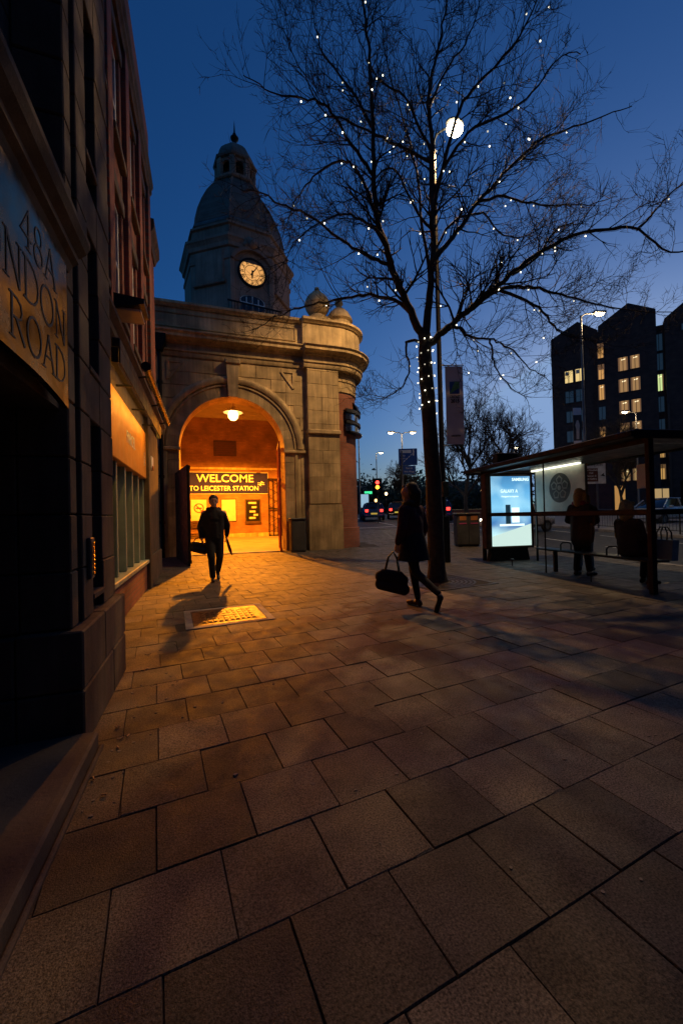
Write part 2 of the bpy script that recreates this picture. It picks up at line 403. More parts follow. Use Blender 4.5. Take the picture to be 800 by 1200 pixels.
# leaf and gum litter
mb = MB()
for k in range(260):
    x, y = random.uniform(-.55, 5), random.uniform(1, 9)
    if random.random() < .5: x = random.choice((-.6, grate_c.x))+abs(random.gauss(0, .35)); y = random.uniform(2, 5) if x < 2 else grate_c.y+random.gauss(0, .6)
    if not free(Vector((x, y, 0))): continue
    s_ = random.uniform(.004, .012); z = zg(y)+.0024; a = random.uniform(0, 6.28); n = 7
    ring = [(x+s_*random.uniform(.7, 1.2)*math.cos(a+6.28*i/n), y+s_*random.uniform(.5, 1.2)*math.sin(a+6.28*i/n), z) for i in range(n)]
    mb.add(ring+[(p[0], p[1], z-.006) for p in ring], [list(range(n))]+[(i, (i+1) % n, n+(i+1) % n, n+i) for i in range(n)])
o = mb.build('litter', mat('gum_spot', (.22, .2, .175), .8)); tag(o, 'pale flattened gum spots and scraps scattered over the paving', 'litter', kind='stuff')
mb = MB()
for k in range(9):
    x, y = -.56+random.uniform(0, .12), random.uniform(1.9, 3.9); a = random.uniform(0, 3.1)
    mb.tube([(x, y, .007), (x+.025*math.cos(a), y+.025*math.sin(a), .007)], .0042, 6)
o = mb.build('cigarette_ends', mat('filter_paper', (.6, .35, .15), .8)); tag(o, 'orange cigarette ends dropped along the foot of the stone pier', 'litter', kind='stuff')
# ================================================================ stone corner building with the brass sign
t = thing('stone_building', 'grey stone building with a dark porch and a brass name sign over it', 'building', (-1.2, 2.75, 0))
SB = t
def block(a, b, mt='stone', parent=None, c=.006, g=.004, name='stone_block'):
    a = Vector(a); b = Vector(b)
    return BX(name, (a.x, a.y+g, a.z+g), (b.x, b.y-g, b.z-g), M[mt], parent or SB, c)
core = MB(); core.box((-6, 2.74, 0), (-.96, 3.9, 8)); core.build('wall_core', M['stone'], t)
BX('sky_block_wing', (-6, -18, 0), (-.74, -.62, 11), M['stone'], t)  # unseen wing added behind the camera to block sky light
cs = .335
for k in range(2):
    z0, z1 = k*cs, (k+1)*cs; ys = (2.66, 3.2, 3.93) if k else (2.66, 3.45, 3.93)
    for a, b in zip(ys, ys[1:]): block((-1.0, a, z0), (-.67, b, z1-(.0 if k == 0 else -.01)), c=.01)
    xs = (-1.0, -1.75, -2.5) if k else (-1.0, -1.4, -2.1, -2.5)
    for a, b in zip(xs, xs[1:]): block((b+.004, 2.66, z0), (a-.004, 2.8, z1), c=.01)
z = .68; k = 0
niches = ((.80, 1.96), (2.38, 3.32), (3.9, 5.0))
while z < 6.6:
    z1 = z+cs
    block((-.99, 2.70, z), (-.735, 2.835, z1), c=.008)                                    # corner shaft
    xs = (-.995, -1.55, -2.5) if k % 2 else (-.995, -1.25, -1.95, -2.5)
    if z < 2.7:
        for a, b in zip(xs, xs[1:]): block((b, 2.70, z), (a, 2.84, z1))
    block((-.99, 2.90, z), (-.725, 3.14, z1)); 
    cut = [n_ for n_ in niches if n_[0] < z1-.02 and n_[1] > z+.02]
    if not cut: block((-.99, 3.14, z), (-.735, 3.45, z1))
    block((-.99, 3.45, z), (-.735 if k % 3 else -.73, 3.86, z1))
    z = z1; k += 1
for a, b in niches:
    f = BX('window', (-.93, 3.15, a), (-.90, 3.44, b), M['pane'], t)
    BX('sill', (-.93, 3.142, a-.03), (-.72, 3.448, a+.012), M['stone'], f, .006)
BX('slot_back', (-.975, 2.83, .68), (-.82, 2.905, 6.6), M['dark'], t)
# the return above the porch and the big window over the sign
z = 2.93; k = 0
while z < 6.4:
    block((-1.32, 2.56, z), (-.995, 2.835, z+.62), c=.008, g=.003); z += .62; k += 1
wn = MB()
for a, b in (((-1.27, .3, 2.95), (-1.2, 2.555, 3.05)), ((-1.27, 2.47, 3.05), (-1.2, 2.555, 6.4)), ((-1.27, 1.35, 3.05), (-1.2, 1.42, 6.4)), ((-1.27, .3, 4.6), (-1.2, 2.47, 4.68))): wn.bbox(a, b, .01)
wf = wn.build('window_frame', M['white'], t)
BX('pane', (-1.25, .3, 3.0), (-1.235, 2.5, 6.4), M['pane'], wf)
# porch: soffit, back wall, door, step
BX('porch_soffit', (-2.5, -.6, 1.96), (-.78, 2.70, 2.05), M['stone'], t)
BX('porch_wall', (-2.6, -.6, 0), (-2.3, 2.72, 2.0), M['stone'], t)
d = BX('door', (-2.3, .7, .1), (-2.24, 1.9, 1.9), M['timber'], t, .01)
for a, b in ((.85, 1.25), (1.35, 1.75)):
    for c_, e_ in ((.3, .9), (1.05, 1.75)): BX('panel', (-2.245, a, c_), (-2.225, b, e_), M['timber'], d, .01)
BX('beam', (-1.3, -.6, 2.05), (-.78, 2.70, 2.92), M['stone'], t)
st = MB(); st.bbox((-2.4, -2.5, -.05), (-.60, 2.655, .10), .012); st.build('doorstep', mat('worn_step', (.09, .075, .065), .8, var=.35, bump=.3), t)
MB().bbox((-.598, -2.5, -.05), (-.575, 2.66, .02), .008).build('step_nosing', M['stone'], t)
# moulding over the sign
pr = [(-.78, 2.74), (-.71, 2.74), (-.69, 2.78), (-.66, 2.80), (-.66, 2.83), (-.62, 2.86), (-.60, 2.90), (-.60, 2.93), (-.78, 2.93)]
MB().prism([(a, b) for a, b in pr], 'y', -.6, 2.66).build('moulding', M['stone'], t)
# brass sign, slightly bowed plate with a dipping lower edge
sg = MB(); n = 24; vs = []; ya, yb = .35, 2.575
for i in range(n+1):
    y = ya+(yb-ya)*i/n; q = max(0, (y-2.0)/(yb-2.0)); zb = 1.985-.05*q**2; xx = -.70
    vs += [(xx, y, zb), (xx, y, 2.735), (xx-.03, y, zb), (xx-.03, y, 2.735)]
fs = []
for i in range(n):
    a, b = 4*i, 4*i+4; fs += [(a, b, b+1, a+1), (a+2, a+3, b+3, b+2), (a, a+2, b+2, b), (a+1, b+1, b+3, a+3)]
fs += [(0, 1, 3, 2), (4*n, 4*n+2, 4*n+3, 4*n+1)]
sg.add(vs, fs); so = sg.build('sign_plate', M['brass'], t, True); so['label'] = 'brass name sign with dark engraved letters'
# serifed capitals drawn as strokes: (points, weight)
GL = {
 'L': (.62, [([(0.08,0),(0.08,1)],1), ([(0,0),(.6,0)],.45), ([(.6,0),(.6,.22)],.4), ([(-.04,1),(.22,1)],.4)]),
 'O': (.95, [([(.47+.44*math.cos(a*math.pi/12), .5+.5*math.sin(a*math.pi/12)) for a in range(25)],.8)]),
 'N': (.85, [([(.1,0),(.1,1)],.5), ([(.1,1),(.75,0)],1), ([(.75,0),(.75,1)],.5), ([(-.02,0),(.22,0)],.4), ([(.63,1),(.87,1)],.4), ([(-.02,1),(.1,1)],.4)]),
 'D': (.88, [([(.12,0),(.12,1)],1), ([(.0,1),(.35,1),(.6,.93),(.8,.74),(.85,.5),(.8,.26),(.6,.07),(.35,0),(0,0)],.6)]),
 'A': (.82, [([(.02,0),(.4,1)],.5), ([(.4,1),(.8,0)],1), ([(.16,.36),(.64,.36)],.4), ([(-.1,0),(.14,0)],.4), ([(.66,0),(.92,0)],.4)]),
 'R': (.82, [([(.12,0),(.12,1)],1), ([(0,1),(.4,1),(.6,.92),(.66,.75),(.6,.58),(.4,.5),(.12,.5)],.6), ([(.35,.5),(.8,0)],1), ([(0,0),(.26,0)],.4)]),
 '4': (.66, [([(.48,0),(.48,1)],.8), ([(.48,1),(.02,.3)],.5), ([(0,.3),(.66,.3)],.5), ([(.34,0),(.62,0)],.4)]),
 '8': (.62, [([(.3+.22*math.cos(a*math.pi/8), .75+.25*math.sin(a*math.pi/8)) for a in range(17)],.6), ([(.3+.28*math.cos(a*math.pi/8), .25+.27*math.sin(a*math.pi/8)) for a in range(17)],.7)]),
}
def carve(word, y0, z0, hgt, sp=.16):
    x = 0
    for ch in word:
        wd, st_ = GL[ch]; mb = MB()
        for pts, wt in st_:
            for p, q in zip(pts, pts[1:]):
                P, Q = Vector((p[0], p[1])), Vector((q[0], q[1])); d_ = (Q-P); L = d_.length; d_ /= L; nn = Vector((-d_.y, d_.x))*(.042*wt); ex = d_*.02
                poly = [P-nn-ex, Q-nn+ex, Q+nn+ex, P+nn-ex]
                mb.prism([(y0+(x+v.x)*hgt, z0+v.y*hgt) for v in poly], 'x', -.699, -.6978+random.uniform(0, .0006))
        mb.build('letter', M['letter'], so); x += wd+sp
carve('48A', 1.98, 2.49, .17); carve('LONDON', 1.50, 2.265, .18, .13); carve('ROAD', 1.87, 2.045, .17, .13)
ic = BX('intercom', (-.727, 2.985, .93), (-.70, 3.075, 1.20), M['steel'], t, .006)
for k in range(8): BX('button', (-.70, 3.035, .955+k*.028), (-.694, 3.06, .972+k*.028), M['brass'], ic, .002)
BX('speaker_grille', (-.70, 3.0, .95), (-.697, 3.025, 1.17), M['dark'], ic)
# ================================================================ red brick building with the shop
t = thing('brick_building', 'tall red brick building with white sash windows above an orange shop front', 'building', (-1.3, 7.4, 0)); BB = t
Y0, Y1, YT = 3.92, 10.6, 9.45
cols = [(4.45, 5.15), (5.72, 6.42), (7.0, 7.7), (8.28, 8.95)]; rows = [(4.1, 5.75), (6.45, 8.0)]
BX('wall_core', (-6, Y0, 3.55), (-1.25, YT, 9.2), M['brick_x'], t)
BX('end_bay', (-6, YT+.002, 3.62), (-1.05, Y1, 7.65), M['brick_x'], t)
ys = [Y0]+[v for c_ in cols for v in c_]+[YT]
for i in range(0, len(ys), 2): BX('pier', (-1.249, ys[i], 3.62), (-1.05, ys[i+1], 9.2), M['brick_x'], t)
for c_ in cols:
    zz = [3.62]+[v for r_ in rows for v in r_]+[9.2]
    for i in range(0, len(zz), 2): BX('spandrel', (-1.249, c_[0]+.001, zz[i]), (-1.053, c_[1]-.001, zz[i+1]), M['brick_x'], t)
for a, b in ((Y0, 4.2), (5.28, 5.58), (6.56, 6.86), (7.84, 8.14), (9.1, YT+.02)): BX('pilaster', (-1.06, a+.01, 3.63), (-.98, b-.01, 8.35), M['brick_x'], t, .008)
def sash(y0, y1, z0, z1, x):
    f = MB()
    for a, b in (((x, y0, z0), (x+.06, y0+.07, z1)), ((x, y1-.07, z0), (x+.06, y1, z1)), ((x, y0+.07, z0), (x+.06, y1-.07, z0+.07)), ((x, y0+.07, z1-.07), (x+.06, y1-.07, z1)),
                 ((x+.005, y0+.07, (z0+z1)/2-.03), (x+.055, y1-.07, (z0+z1)/2+.03)), ((x+.01, (y0+y1)/2-.015, z0+.07), (x+.05, (y0+y1)/2+.015, z1-.07))): f.bbox(a, b, .005)
    o = f.build('window', M['white'], BB); BX('pane', (x+.02, y0+.06, z0+.06), (x+.03, y1-.06, z1-.06), M['pane'], o)
    BX('sill', (x, y0-.06, z0-.1), (-.97, y1+.06, z0-.004), M['stone'], o, .01)
    BX('lintel', (-1.07, y0-.1, z1+.004), (-1.02, y1+.1, z1+.2), M['stone'], o, .01)
for c_ in cols:
    for r_ in rows: sash(c_[0]+.005, c_[1]-.005, r_[0]+.005, r_[1]-.005, -1.15)
def cornice(name, prof, y0, y1, mt, parent): MB().prism(prof, 'y', y0, y1).build(name, mt, parent)
cornice('parapet_cornice', [(-1.3, 8.36), (-1.0, 8.36), (-.98, 8.42), (-.95, 8.46), (-.95, 8.54), (-.92, 8.6), (-.92, 8.68), (-1.3, 8.70)], Y0, YT+.05, M['stone'], t)
BX('parapet', (-1.3, Y0, 8.70), (-1.0, YT+.02, 9.72), M['brick_x'], t)
cornice('end_cornice', [(-1.3, 7.55), (-1.02, 7.55), (-.98, 7.66), (-.92, 7.75), (-.92, 7.95), (-1.3, 7.98)], YT+.06, 10.66, M['stone'], t)
cornice('shop_cornice', [(-1.3, 3.3), (-1.0, 3.3), (-.96, 3.38), (-.92, 3.42), (-.92, 3.5), (-.86, 3.56), (-.86, 3.61), (-1.3, 3.61)], Y0+.02, Y1, M['stone'], t)
# shop front
BX('shop_core', (-6, Y0, 0), (-1.22, Y1, 3.3), M['pane'], t)
BX('stall_riser', (-1.2, 4.02, 0), (-1.05, 8.4, .5), M['brick_x'], t, .008)
BX('shop_sill', (-1.2, 4.02, .5), (-1.0, 8.4, .57), M['green'], t, .01)
for k in range(8):
    y = 4.05+k*.614; BX('mullion', (-1.19, y, .572), (-1.08, y+.07, 2.1), M['green'], t, .008)
    if k < 7: BX('blind', (-1.205, y+.10, .6), (-1.195, y+.59, 2.05), M['cream'] if k > 2 else M['pane'], t)
BX('fascia', (-1.2, 4.02, 2.1), (-1.03, 8.4, 2.98), M['orange'], t, .01)
text('fascia_lettering', 'PARCEL', .26, M['white'], t, frame((-1.028, 6.75, 2.52), (0, 1, 0), (0, 0, 1)), sx=.8)
text('fascia_lettering', 'YARD', .1, M['white'], t, frame((-1.028, 8.15, 2.45), (0, 0, -1), (0, 1, 0)), sx=1)
for a, b in ((4.0, 4.3), (8.4, 8.68)): BX('shop_pilaster', (-1.2, a-.0 if a > 5 else a+.02, 0), (-.98, b, 3.3), M['stone'], t, .01)
BX('upper_panel', (-1.2, 4.31, 2.985), (-1.06, 8.39, 3.29), M['stone'], t)
BX('lower_wall', (-1.21, 8.69, 0), (-1.04, Y1, 3.29), M['stone'], t, .01)
BX('lower_plinth', (-1.2, 8.69, 0), (-.99, Y1+.02, .62), M['stone'], t, .01)
# sign light trough
t = thing('sign_light', 'long dark trough light lighting the orange shop fascia', 'light', (-.9, 6.3, 3.0))
BX('trough', (-.83, 4.4, 3.02), (-.75, 8.3, 3.12), M['dark'], t, .01)
BX('tube', (-.815, 4.42, 3.0), (-.775, 8.2, 3.018), emit_mat('sign_tube', (1, .44, .06), 34), t)
for y in (4.395, 8.29): BX('end_plate', (-.83, y, 2.87), (-.766, y+.014, 3.019), M['dark'], t)
BX('shield', (-.765, 4.4, 2.87), (-.75, 8.3, 3.021), M['dark'], t)
for y in (4.6, 5.8, 7.0, 8.1): BX('bracket', (-1.05, y, 3.06), (-.82, y+.025, 3.085), M['dark'], t)
t = thing('awning_roller', 'closed awning roller held out from the shop wall on arms', 'awning', (-.8, 7.3, 3.3))
MB().tube([(-.66, 5.6, 3.26), (-.66, 8.75, 3.26)], .045, 12).build('roller', mat('satin_bar', (.16, .13, .1), .3, metal=.8), t, True)
for y in (5.9, 7.3, 8.6): MB().tube([(-.92, y, 3.2), (-.66, y, 3.25)], .013, 6).build('arm', M['dark'], t)
MB().tube([(-.66, 5.54, 3.26), (-.66, 5.6, 3.26)], .06, 12).build('end_cap', M['dark'], t, True)
t = thing('flood_lamp', 'unlit flat dark lamp box on the brick wall above the shop', 'lamp', (-.9, 5.35, 3.85))
MB().prism([(-.94, 3.78), (-.62, 3.86), (-.62, 3.92), (-.94, 3.95)], 'y', 5.15, 5.55).build('hood', M['dark'], t)
BX('lens', (-.92, 5.18, 3.775), (-.66, 5.52, 3.80), M['cream'], t, 0, Matrix.Identity(4))
t = thing('alarm_box', 'small white and red alarm box on the wall beyond the shop', 'alarm', (-1.0, 8.85, 2.45))
BX('case', (-1.035, 8.72, 2.32), (-.96, 8.95, 2.6), M['white'], t, .015); BX('band', (-.962, 8.725, 2.33), (-.955, 8.945, 2.4), M['redpaint'], t)
t = thing('drainpipe', 'black cast iron drainpipe with a hopper beside the station arch', 'pipe', (-1.2, 13.1, 0))
MB().tube([(-1.2, 13.25, .12), (-1.2, 13.25, 6.6)], .06, 10).build('pipe', M['black'], t, True)
MB().prism([(-1.4, 7.0), (-1.0, 7.0), (-1.02, 6.75), (-1.12, 6.5), (-1.28, 6.5), (-1.38, 6.75)], 'y', 13.08, 13.39).build('hopper', M['black'], t)
for z in (1.2, 2.6, 4.1, 5.5): MB().tube([(-1.2, 13.25, z), (-1.2, 13.25, z+.09)], .08, 10).build('collar', M['black'], t)
t = thing('security_camera', 'small dark security camera on the arch wall by the drainpipe', 'camera', (-1.05, 13.1, 4.3))
MB().tube([(-1.05, 13.39, 4.35), (-1.05, 12.95, 4.3)], .025, 8).build('arm', M['dark'], t)
MB().bbox((-1.1, 12.6, 4.22), (-.98, 12.98, 4.34), .02).build('housing', M['dark'], t)
# ================================================================ station entrance
YF = 13.4
t = thing('station_entrance', 'sandstone station entrance with a lit round arch and a curved brick corner', 'building', (1.5, YF, .15)); ST = t
AC, AZc, AR = .96, 3.62, 1.66     # arch centre, springing, radius
XL, XR, TH = -1.75, 4.55, .75
# core wall with the arch hole, set just behind the stone faces
def arch_wall(y0, y1, r, xl, xr, z0, z1, mt, name, parent):
    n = 32; inner = [(AC-r, z0)]+[(AC-r*math.cos(math.pi*i/n), AZc+r*math.sin(math.pi*i/n)) for i in range(n+1)]+[(AC+r, z0)]
    outer = [(xl, z0)]
    for i in range(n+1):
        a = math.pi*i/n; dx, dz = -math.cos(a), math.sin(a)
        s_ = min((xr-AC)/dx if dx > 1e-6 else ((xl-AC)/dx if dx < -1e-6 else 1e9), (z1-AZc)/dz if dz > 1e-6 else 1e9)
        outer.append((AC+dx*s_, AZc+dz*s_))
    outer.append((xr, z0))
    # corners of the rectangle belong to the outline as well
    mb = MB(); m_ = len(inner); vs = []
    for y in (y0, y1):
        vs += [(a, y, b) for a, b in inner]+[(a, y, b) for a, b in outer]
    fs = []
    for i in range(m_-1):
        fs += [(i, i+1, m_+i+1, m_+i), (2*m_+i, 3*m_+i, 3*m_+i+1, 2*m_+i+1), (i, 2*m_+i, 2*m_+i+1, i+1)]
    mb.add(vs, fs)
    for cx in (xl, xr):   # fill the two cut corners
        ip = [i for i in range(m_) if abs(outer[i][0]-cx) < 1e-6][-1 if cx == xl else 0]
        iq = ip+1 if cx == xl else ip-1
        a, b = outer[ip], outer[iq]
        mb.add([(a[0], y0, a[1]), (cx, y0, z1), (b[0], y0, b[1]), (a[0], y1, a[1]), (cx, y1, z1), (b[0], y1, b[1])], [(0, 1, 2), (3, 5, 4)])
    return mb.build(name, mt, parent)
arch_wall(YF+.02, YF+TH, AR+.01, XL, XR, 0, 8.0, M['stone2'], 'wall_core', t)
# ashlar on jambs and spandrels
ch = .42; z = .1; k = 0
def ash(x0, x1, z0, z1, y0=YF, y1=None, name='stone_block'):
    if x1-x0 < .08: return
    BX(name, (x0+.003, y0, z0+.003), (x1-.003, y1 or YF+.05, z1-.003), M['stone2'], ST, .007)
while z < 6.42:
    z1 = min(z+ch, 6.44); off = .0 if k % 2 else .42
    ro, ri = 2.33, AR+.03
    if z1 <= AZc: xin = ro-.1
    else: xin = math.sqrt(max(0, (ro-.02)**2-(max(z, AZc)-AZc)**2)) if z-AZc < ro-.02 else 0
    x = XL
    while x < AC-xin-.02:
        x2 = min(x+(.84 if x > XL else .84-off), AC-xin); ash(x, x2, z, z1); x = x2
    x = AC+xin
    while x < 3.40-.02:
        x2 = min(x+(.84 if x > AC+xin else .5+off*.6), 3.40); ash(x, x2, z, z1); x = x2
    z = z1; k += 1
# jamb stones of the opening
z = .1
while z < AZc-.01:
    z1 = min(z+.44, AZc)
    for s_ in (-1, 1):
        a, b = sorted((AC+s_*AR, AC+s_*(AR+.34))); ash(a, b, z, z1, YF-.02, YF+.6, 'jamb_stone')
    z = z1
nv = 17
for i in range(nv):
    a0, a1 = math.pi*i/nv+.0016, math.pi*(i+1)/nv-.0016; mb = MB(); sec = 3
    for q in range(sec):
        b0, b1 = a0+(a1-a0)*q/sec, a0+(a1-a0)*(q+1)/sec
        mb.prism([(AC+r_*math.cos(a), AZc+r_*math.sin(a)) for r_, a in ((AR, b0), (AR+.34, b0), (AR+.34, b1), (AR, b1))], 'y', YF-.02, YF+.6)
    mb.build('voussoir', M['stone2'], t)
def arch_sweep(prof, r, name, mt, zb=.1, legs=True):
    path = []
    if legs:
        for zz in (zb, AZc-.001): path.append(((AC-r, YF, zz), (-1, 0, 0), (0, -1, 0)))
    n = 40
    for i in range(n+1):
        a = math.pi-math.pi*i/n; path.append(((AC+r*math.cos(a), YF, AZc+r*math.sin(a)), (math.cos(a), 0, math.sin(a)), (0, -1, 0)))
    if legs:
        for zz in (AZc-.001, zb): path.append(((AC+r, YF, zz), (1, 0, 0), (0, -1, 0)))
    return MB().sweep(prof, path).build(name, mt, ST, True)
arch_sweep([(.345, -.03), (.345, .06), (.39, .06), (.41, .02), (.44, .02), (.44, .09), (.50, .12), (.56, .13), (.60, .11), (.64, .06), (.68, .05), (.68, -.03)], AR, 'archivolt', M['stone2'], zb=AZc-.02, legs=False)
for s_ in (-1, 1):   # moulding down the jambs
    a, b = sorted((AC+s_*(AR+.345), AC+s_*(AR+.45)))
    BX('jamb_moulding', (a, YF-.05, .1), (b, YF+.03, AZc-.03), M['stone2'], t, .01)
    a, b = sorted((AC+s_*(AR-.04), AC+s_*(AR+.72))); BX('impost', (a, YF-.10, AZc-.13) if s_ > 0 else (a, YF-.1, AZc-.13), (b, YF+.03, AZc-.024), M['stone2'], t, .02)
BX('soffit', (AC-AR-.03, YF+.6, 0), (AC-AR+.0, YF+TH, AZc), M['stone2'], t)
# keystone, tapered with a roll
MB().prism([(AC-.14, AZc+AR-.04), (AC+.14, AZc+AR-.04), (AC+.21, 6.45), (AC-.21, 6.45)], 'y', YF-.2, YF+.3).build('keystone', M['stone2'], t)
MB().bbox((AC-.25, YF-.26, 6.3), (AC+.25, YF, 6.46), .03).build('keystone_cap', M['stone2'], t)
for s_, x0 in ((-1, -.98), (1, 2.98)):   # triangular sunk spandrel panels, as raised frames
    P = [Vector((x0, 6.28)), Vector((x0+s_*-.42, 6.28)), Vector((x0, 5.72))]
    for i in range(3):
        a, b = P[i], P[(i+1) % 3]; d_ = (b-a).normalized(); nn = Vector((-d_.y, d_.x))*.035
        MB().prism([tuple(a-nn), tuple(b-nn), tuple(b+nn), tuple(a+nn)], 'y', YF-.035-.002*i, YF+.02).build('panel_moulding', M['stone2'], t)
# pilaster
z = 1.75; k = 0
BX('pilaster_base', (3.36, YF-.24, .08), (4.60, YF+.3, 1.5), M['stone2'], t, .02)
MB().prism([(3.36, 1.5), (4.60, 1.5), (4.55, 1.72), (3.41, 1.72)], 'y', YF-.235, YF+.3).build('pilaster_base_weathering', M['stone2'], t)
while z < 6.4:
    z1 = min(z+.46, 6.44); sp_ = 3.42+(.5 if k % 2 else .72)
    if abs(z-4.05) < .24: BX('pilaster_band', (3.38, YF-.28, z+.1), (4.59, YF+.2, z+.26), M['stone2'], t, .03)
    ash(3.42, sp_, z, z1, YF-.2, YF+.3); ash(sp_, 4.55, z, z1, YF-.2, YF+.3); z = z1; k += 1
# plinth of the left jamb and right jamb
for a, b in ((XL, AC-AR-.36), (AC+AR+.36, 3.35)): BX('plinth', (a, YF-.06, .05), (b, YF+.1, .8), M['stone2'], t, .015)
# entablature, following the curved corner
CC = (4.55, YF+1.02)
def ent(prof, name, mt, r_off=0.0, parent=None, pil=True):
    """prof: (outward, z). Runs straight along the front, then round the corner and back along the side."""
    path = []
    for x in (XL, 3.30): path.append(((x, YF, 0), (0, -1, 0), (0, 0, 1)))
    if pil:
        for x, y in ((3.301, YF-.2), (4.55, YF-.2)): path.append(((x, y, 0), (0, -1, 0), (0, 0, 1)))
    n = 18
    rr = CC[1]-(YF-.2 if pil else YF)
    for i in range(0 if not pil else 1, n+1):
        a = -math.pi/2+math.pi/2*i/n; path.append(((CC[0]+rr*math.cos(a), CC[1]+rr*math.sin(a), 0), (math.cos(a), math.sin(a), 0), (0, 0, 1)))
    path.append(((CC[0]+rr, 25.5, 0), (1, 0, 0), (0, 0, 1)))
    return MB().sweep(prof, path).build(name, mt, parent or ST, True)
ent([(-.3, 6.44), (.03, 6.44), (.06, 6.50), (.06, 6.58), (.10, 6.60), (.10, 6.66), (-.3, 6.66)], 'architrave', M['stone2'])
ent([(-.3, 6.66), (.02, 6.66), (.02, 6.86), (-.3, 6.86)], 'frieze', M['stone2'])
ent([(-.3, 6.86), (.08, 6.86), (.12, 6.92), (.24, 6.95), (.30, 6.98), (.30, 7.06), (.36, 7.12), (.36, 7.15), (.05, 7.22), (-.3, 7.22)], 'cornice', M['stone2'])
ent([(-.3, 7.22), (.0, 7.22), (.0, 7.98), (-.3, 7.98)], 'parapet', M['stone2'])
ent([(-.34, 7.98), (.05, 7.98), (.1, 8.04), (.14, 8.06), (.14, 8.14), (.0, 8.20), (-.34, 8.20)], 'parapet_coping', M['stone2'])
for a, b in (((XL+.1, 7.36), (3.1, 7.84)),):   # framed panel on the parapet
    for p, q in (((a[0], a[1]), (b[0], a[1]+.05)), ((a[0], b[1]-.05), (b[0], b[1])), ((a[0], a[1]+.05), (a[0]+.05, b[1]-.05)), ((b[0]-.05, a[1]+.05), (b[0], b[1]-.05))):
        BX('panel_moulding', (p[0], YF-.03, p[1]), (q[0], YF+.01, q[1]), M['stone2'], t, .008)
# brick corner with stone bands
def corner(z0, z1, r, mt, name):
    return MB().lathe([(r, z0), (r, z1)], CC, 20, -math.pi/2, 0).build(name, mt, ST, True)
corner(.05, 5.75, 1.0, M['brick_c'], 'brick_corner')
MB().lathe([(1.0, 5.75), (1.04, 5.75), (1.04, 6.1), (1.07, 6.12), (1.07, 6.2), (1.02, 6.22), (1.02, 6.44)], CC, 20, -math.pi/2, 0).build('corner_band', M['stone2'], t, True)
MB().lathe([(1.0, .9), (1.06, .88), (1.06, .02)], CC, 20, -math.pi/2, 0).build('corner_plinth', M['brick_c'], t, True)
BX('side_wall', (5.2, CC[1], 0), (5.55, 25.5, 6.6), M['brick_x'], t)
BX('side_wall_end', (-3, 25.3, 0), (5.5, 25.55, 8.0), M['brick_y'], t)
BX('roof', (-3, YF+.35, 7.6), (5.3, 25.3, 7.75), M['lead'], t)
# polished metal band sign round the corner
t2 = thing('corner_sign', 'stacked curved polished metal bands round the brick corner', 'sign', (5.2, 13.7, 4.4))
for z0, z1, r0, mt in ((4.35, 4.62, 1.12, 'shiny'), (4.62, 4.72, 1.2, 'dark'), (4.78, 5.02, 1.12, 'shiny'), (5.02, 5.14, 1.2, 'dark')):
    MB().lathe([(1.005, z0), (r0, z0), (r0, z1), (1.005, z1)], CC, 16, -math.pi/2+.25, 0).build('band', M[mt], t2, True)
MB().lathe([(1.005, 5.14), (1.22, 5.16), (1.12, 5.38), (1.005, 5.5)], CC, 12, -math.pi/2+.75, 0).build('cap', M['dark'], t2, True)
MB().lathe([(1.005, 4.28), (1.24, 4.3), (1.24, 4.35), (1.005, 4.35)], CC, 16, -math.pi/2+.35, 0).build('base_ring', M['dark'], t2, True)
# ball finials on the parapet
def finial(name, label, c, r, prof_scale, round_):
    f = thing(name, label, 'finial', (c[0], c[1], 8.2)); z = 8.2; s_ = prof_scale
    if round_:
        MB().lathe([(.0, z), (.5*s_, z), (.5*s_, z+.12), (.4*s_, z+.18), (.3*s_, z+.25), (.22*s_, z+.32), (0, z+.33)], c, 24).build('pedestal', M['stone2'], f, True)
        zc = z+.26+r; MB().ball((c[0], c[1], zc), r, 28).build('ball', M['stone2'], f, True)
        MB().lathe([(r*.42, zc+r*.88), (r*.36, zc+r*1.05), (r*.12, zc+r*1.12), (r*.12, zc+r*1.2), (r*.2, zc+r*1.28), (r*.16, zc+r*1.42), (0, zc+r*1.46)], c, 16).build('cap', M['stone2'], f, True)
        MB().lathe([(r*1.0, zc-.04), (r*1.03, zc-.03), (r*1.03, zc+.03), (r*1.0, zc+.04)], c, 28).build('band', M['stone2'], f, True)
    else:
        MB().lathe([(0, z), (.42, z), (.42, z+.25), (.5, z+.32), (.47, z+.42), (.36, z+.62), (.2, z+.78), (.1, z+.84), (.1, z+.9), (.16, z+.98), (.13, z+1.1), (0, z+1.14)], c, 24).build('dome', M['stone2'], f, True)
    return f
finial('ball_finial', 'large round stone ball finial on the station parapet', (3.98, YF+.28), .44, 1.0, True)
finial('urn_finial', 'low domed stone finial beside the ball on the curved parapet', (4.88, YF+.5), .4, 1.0, False)
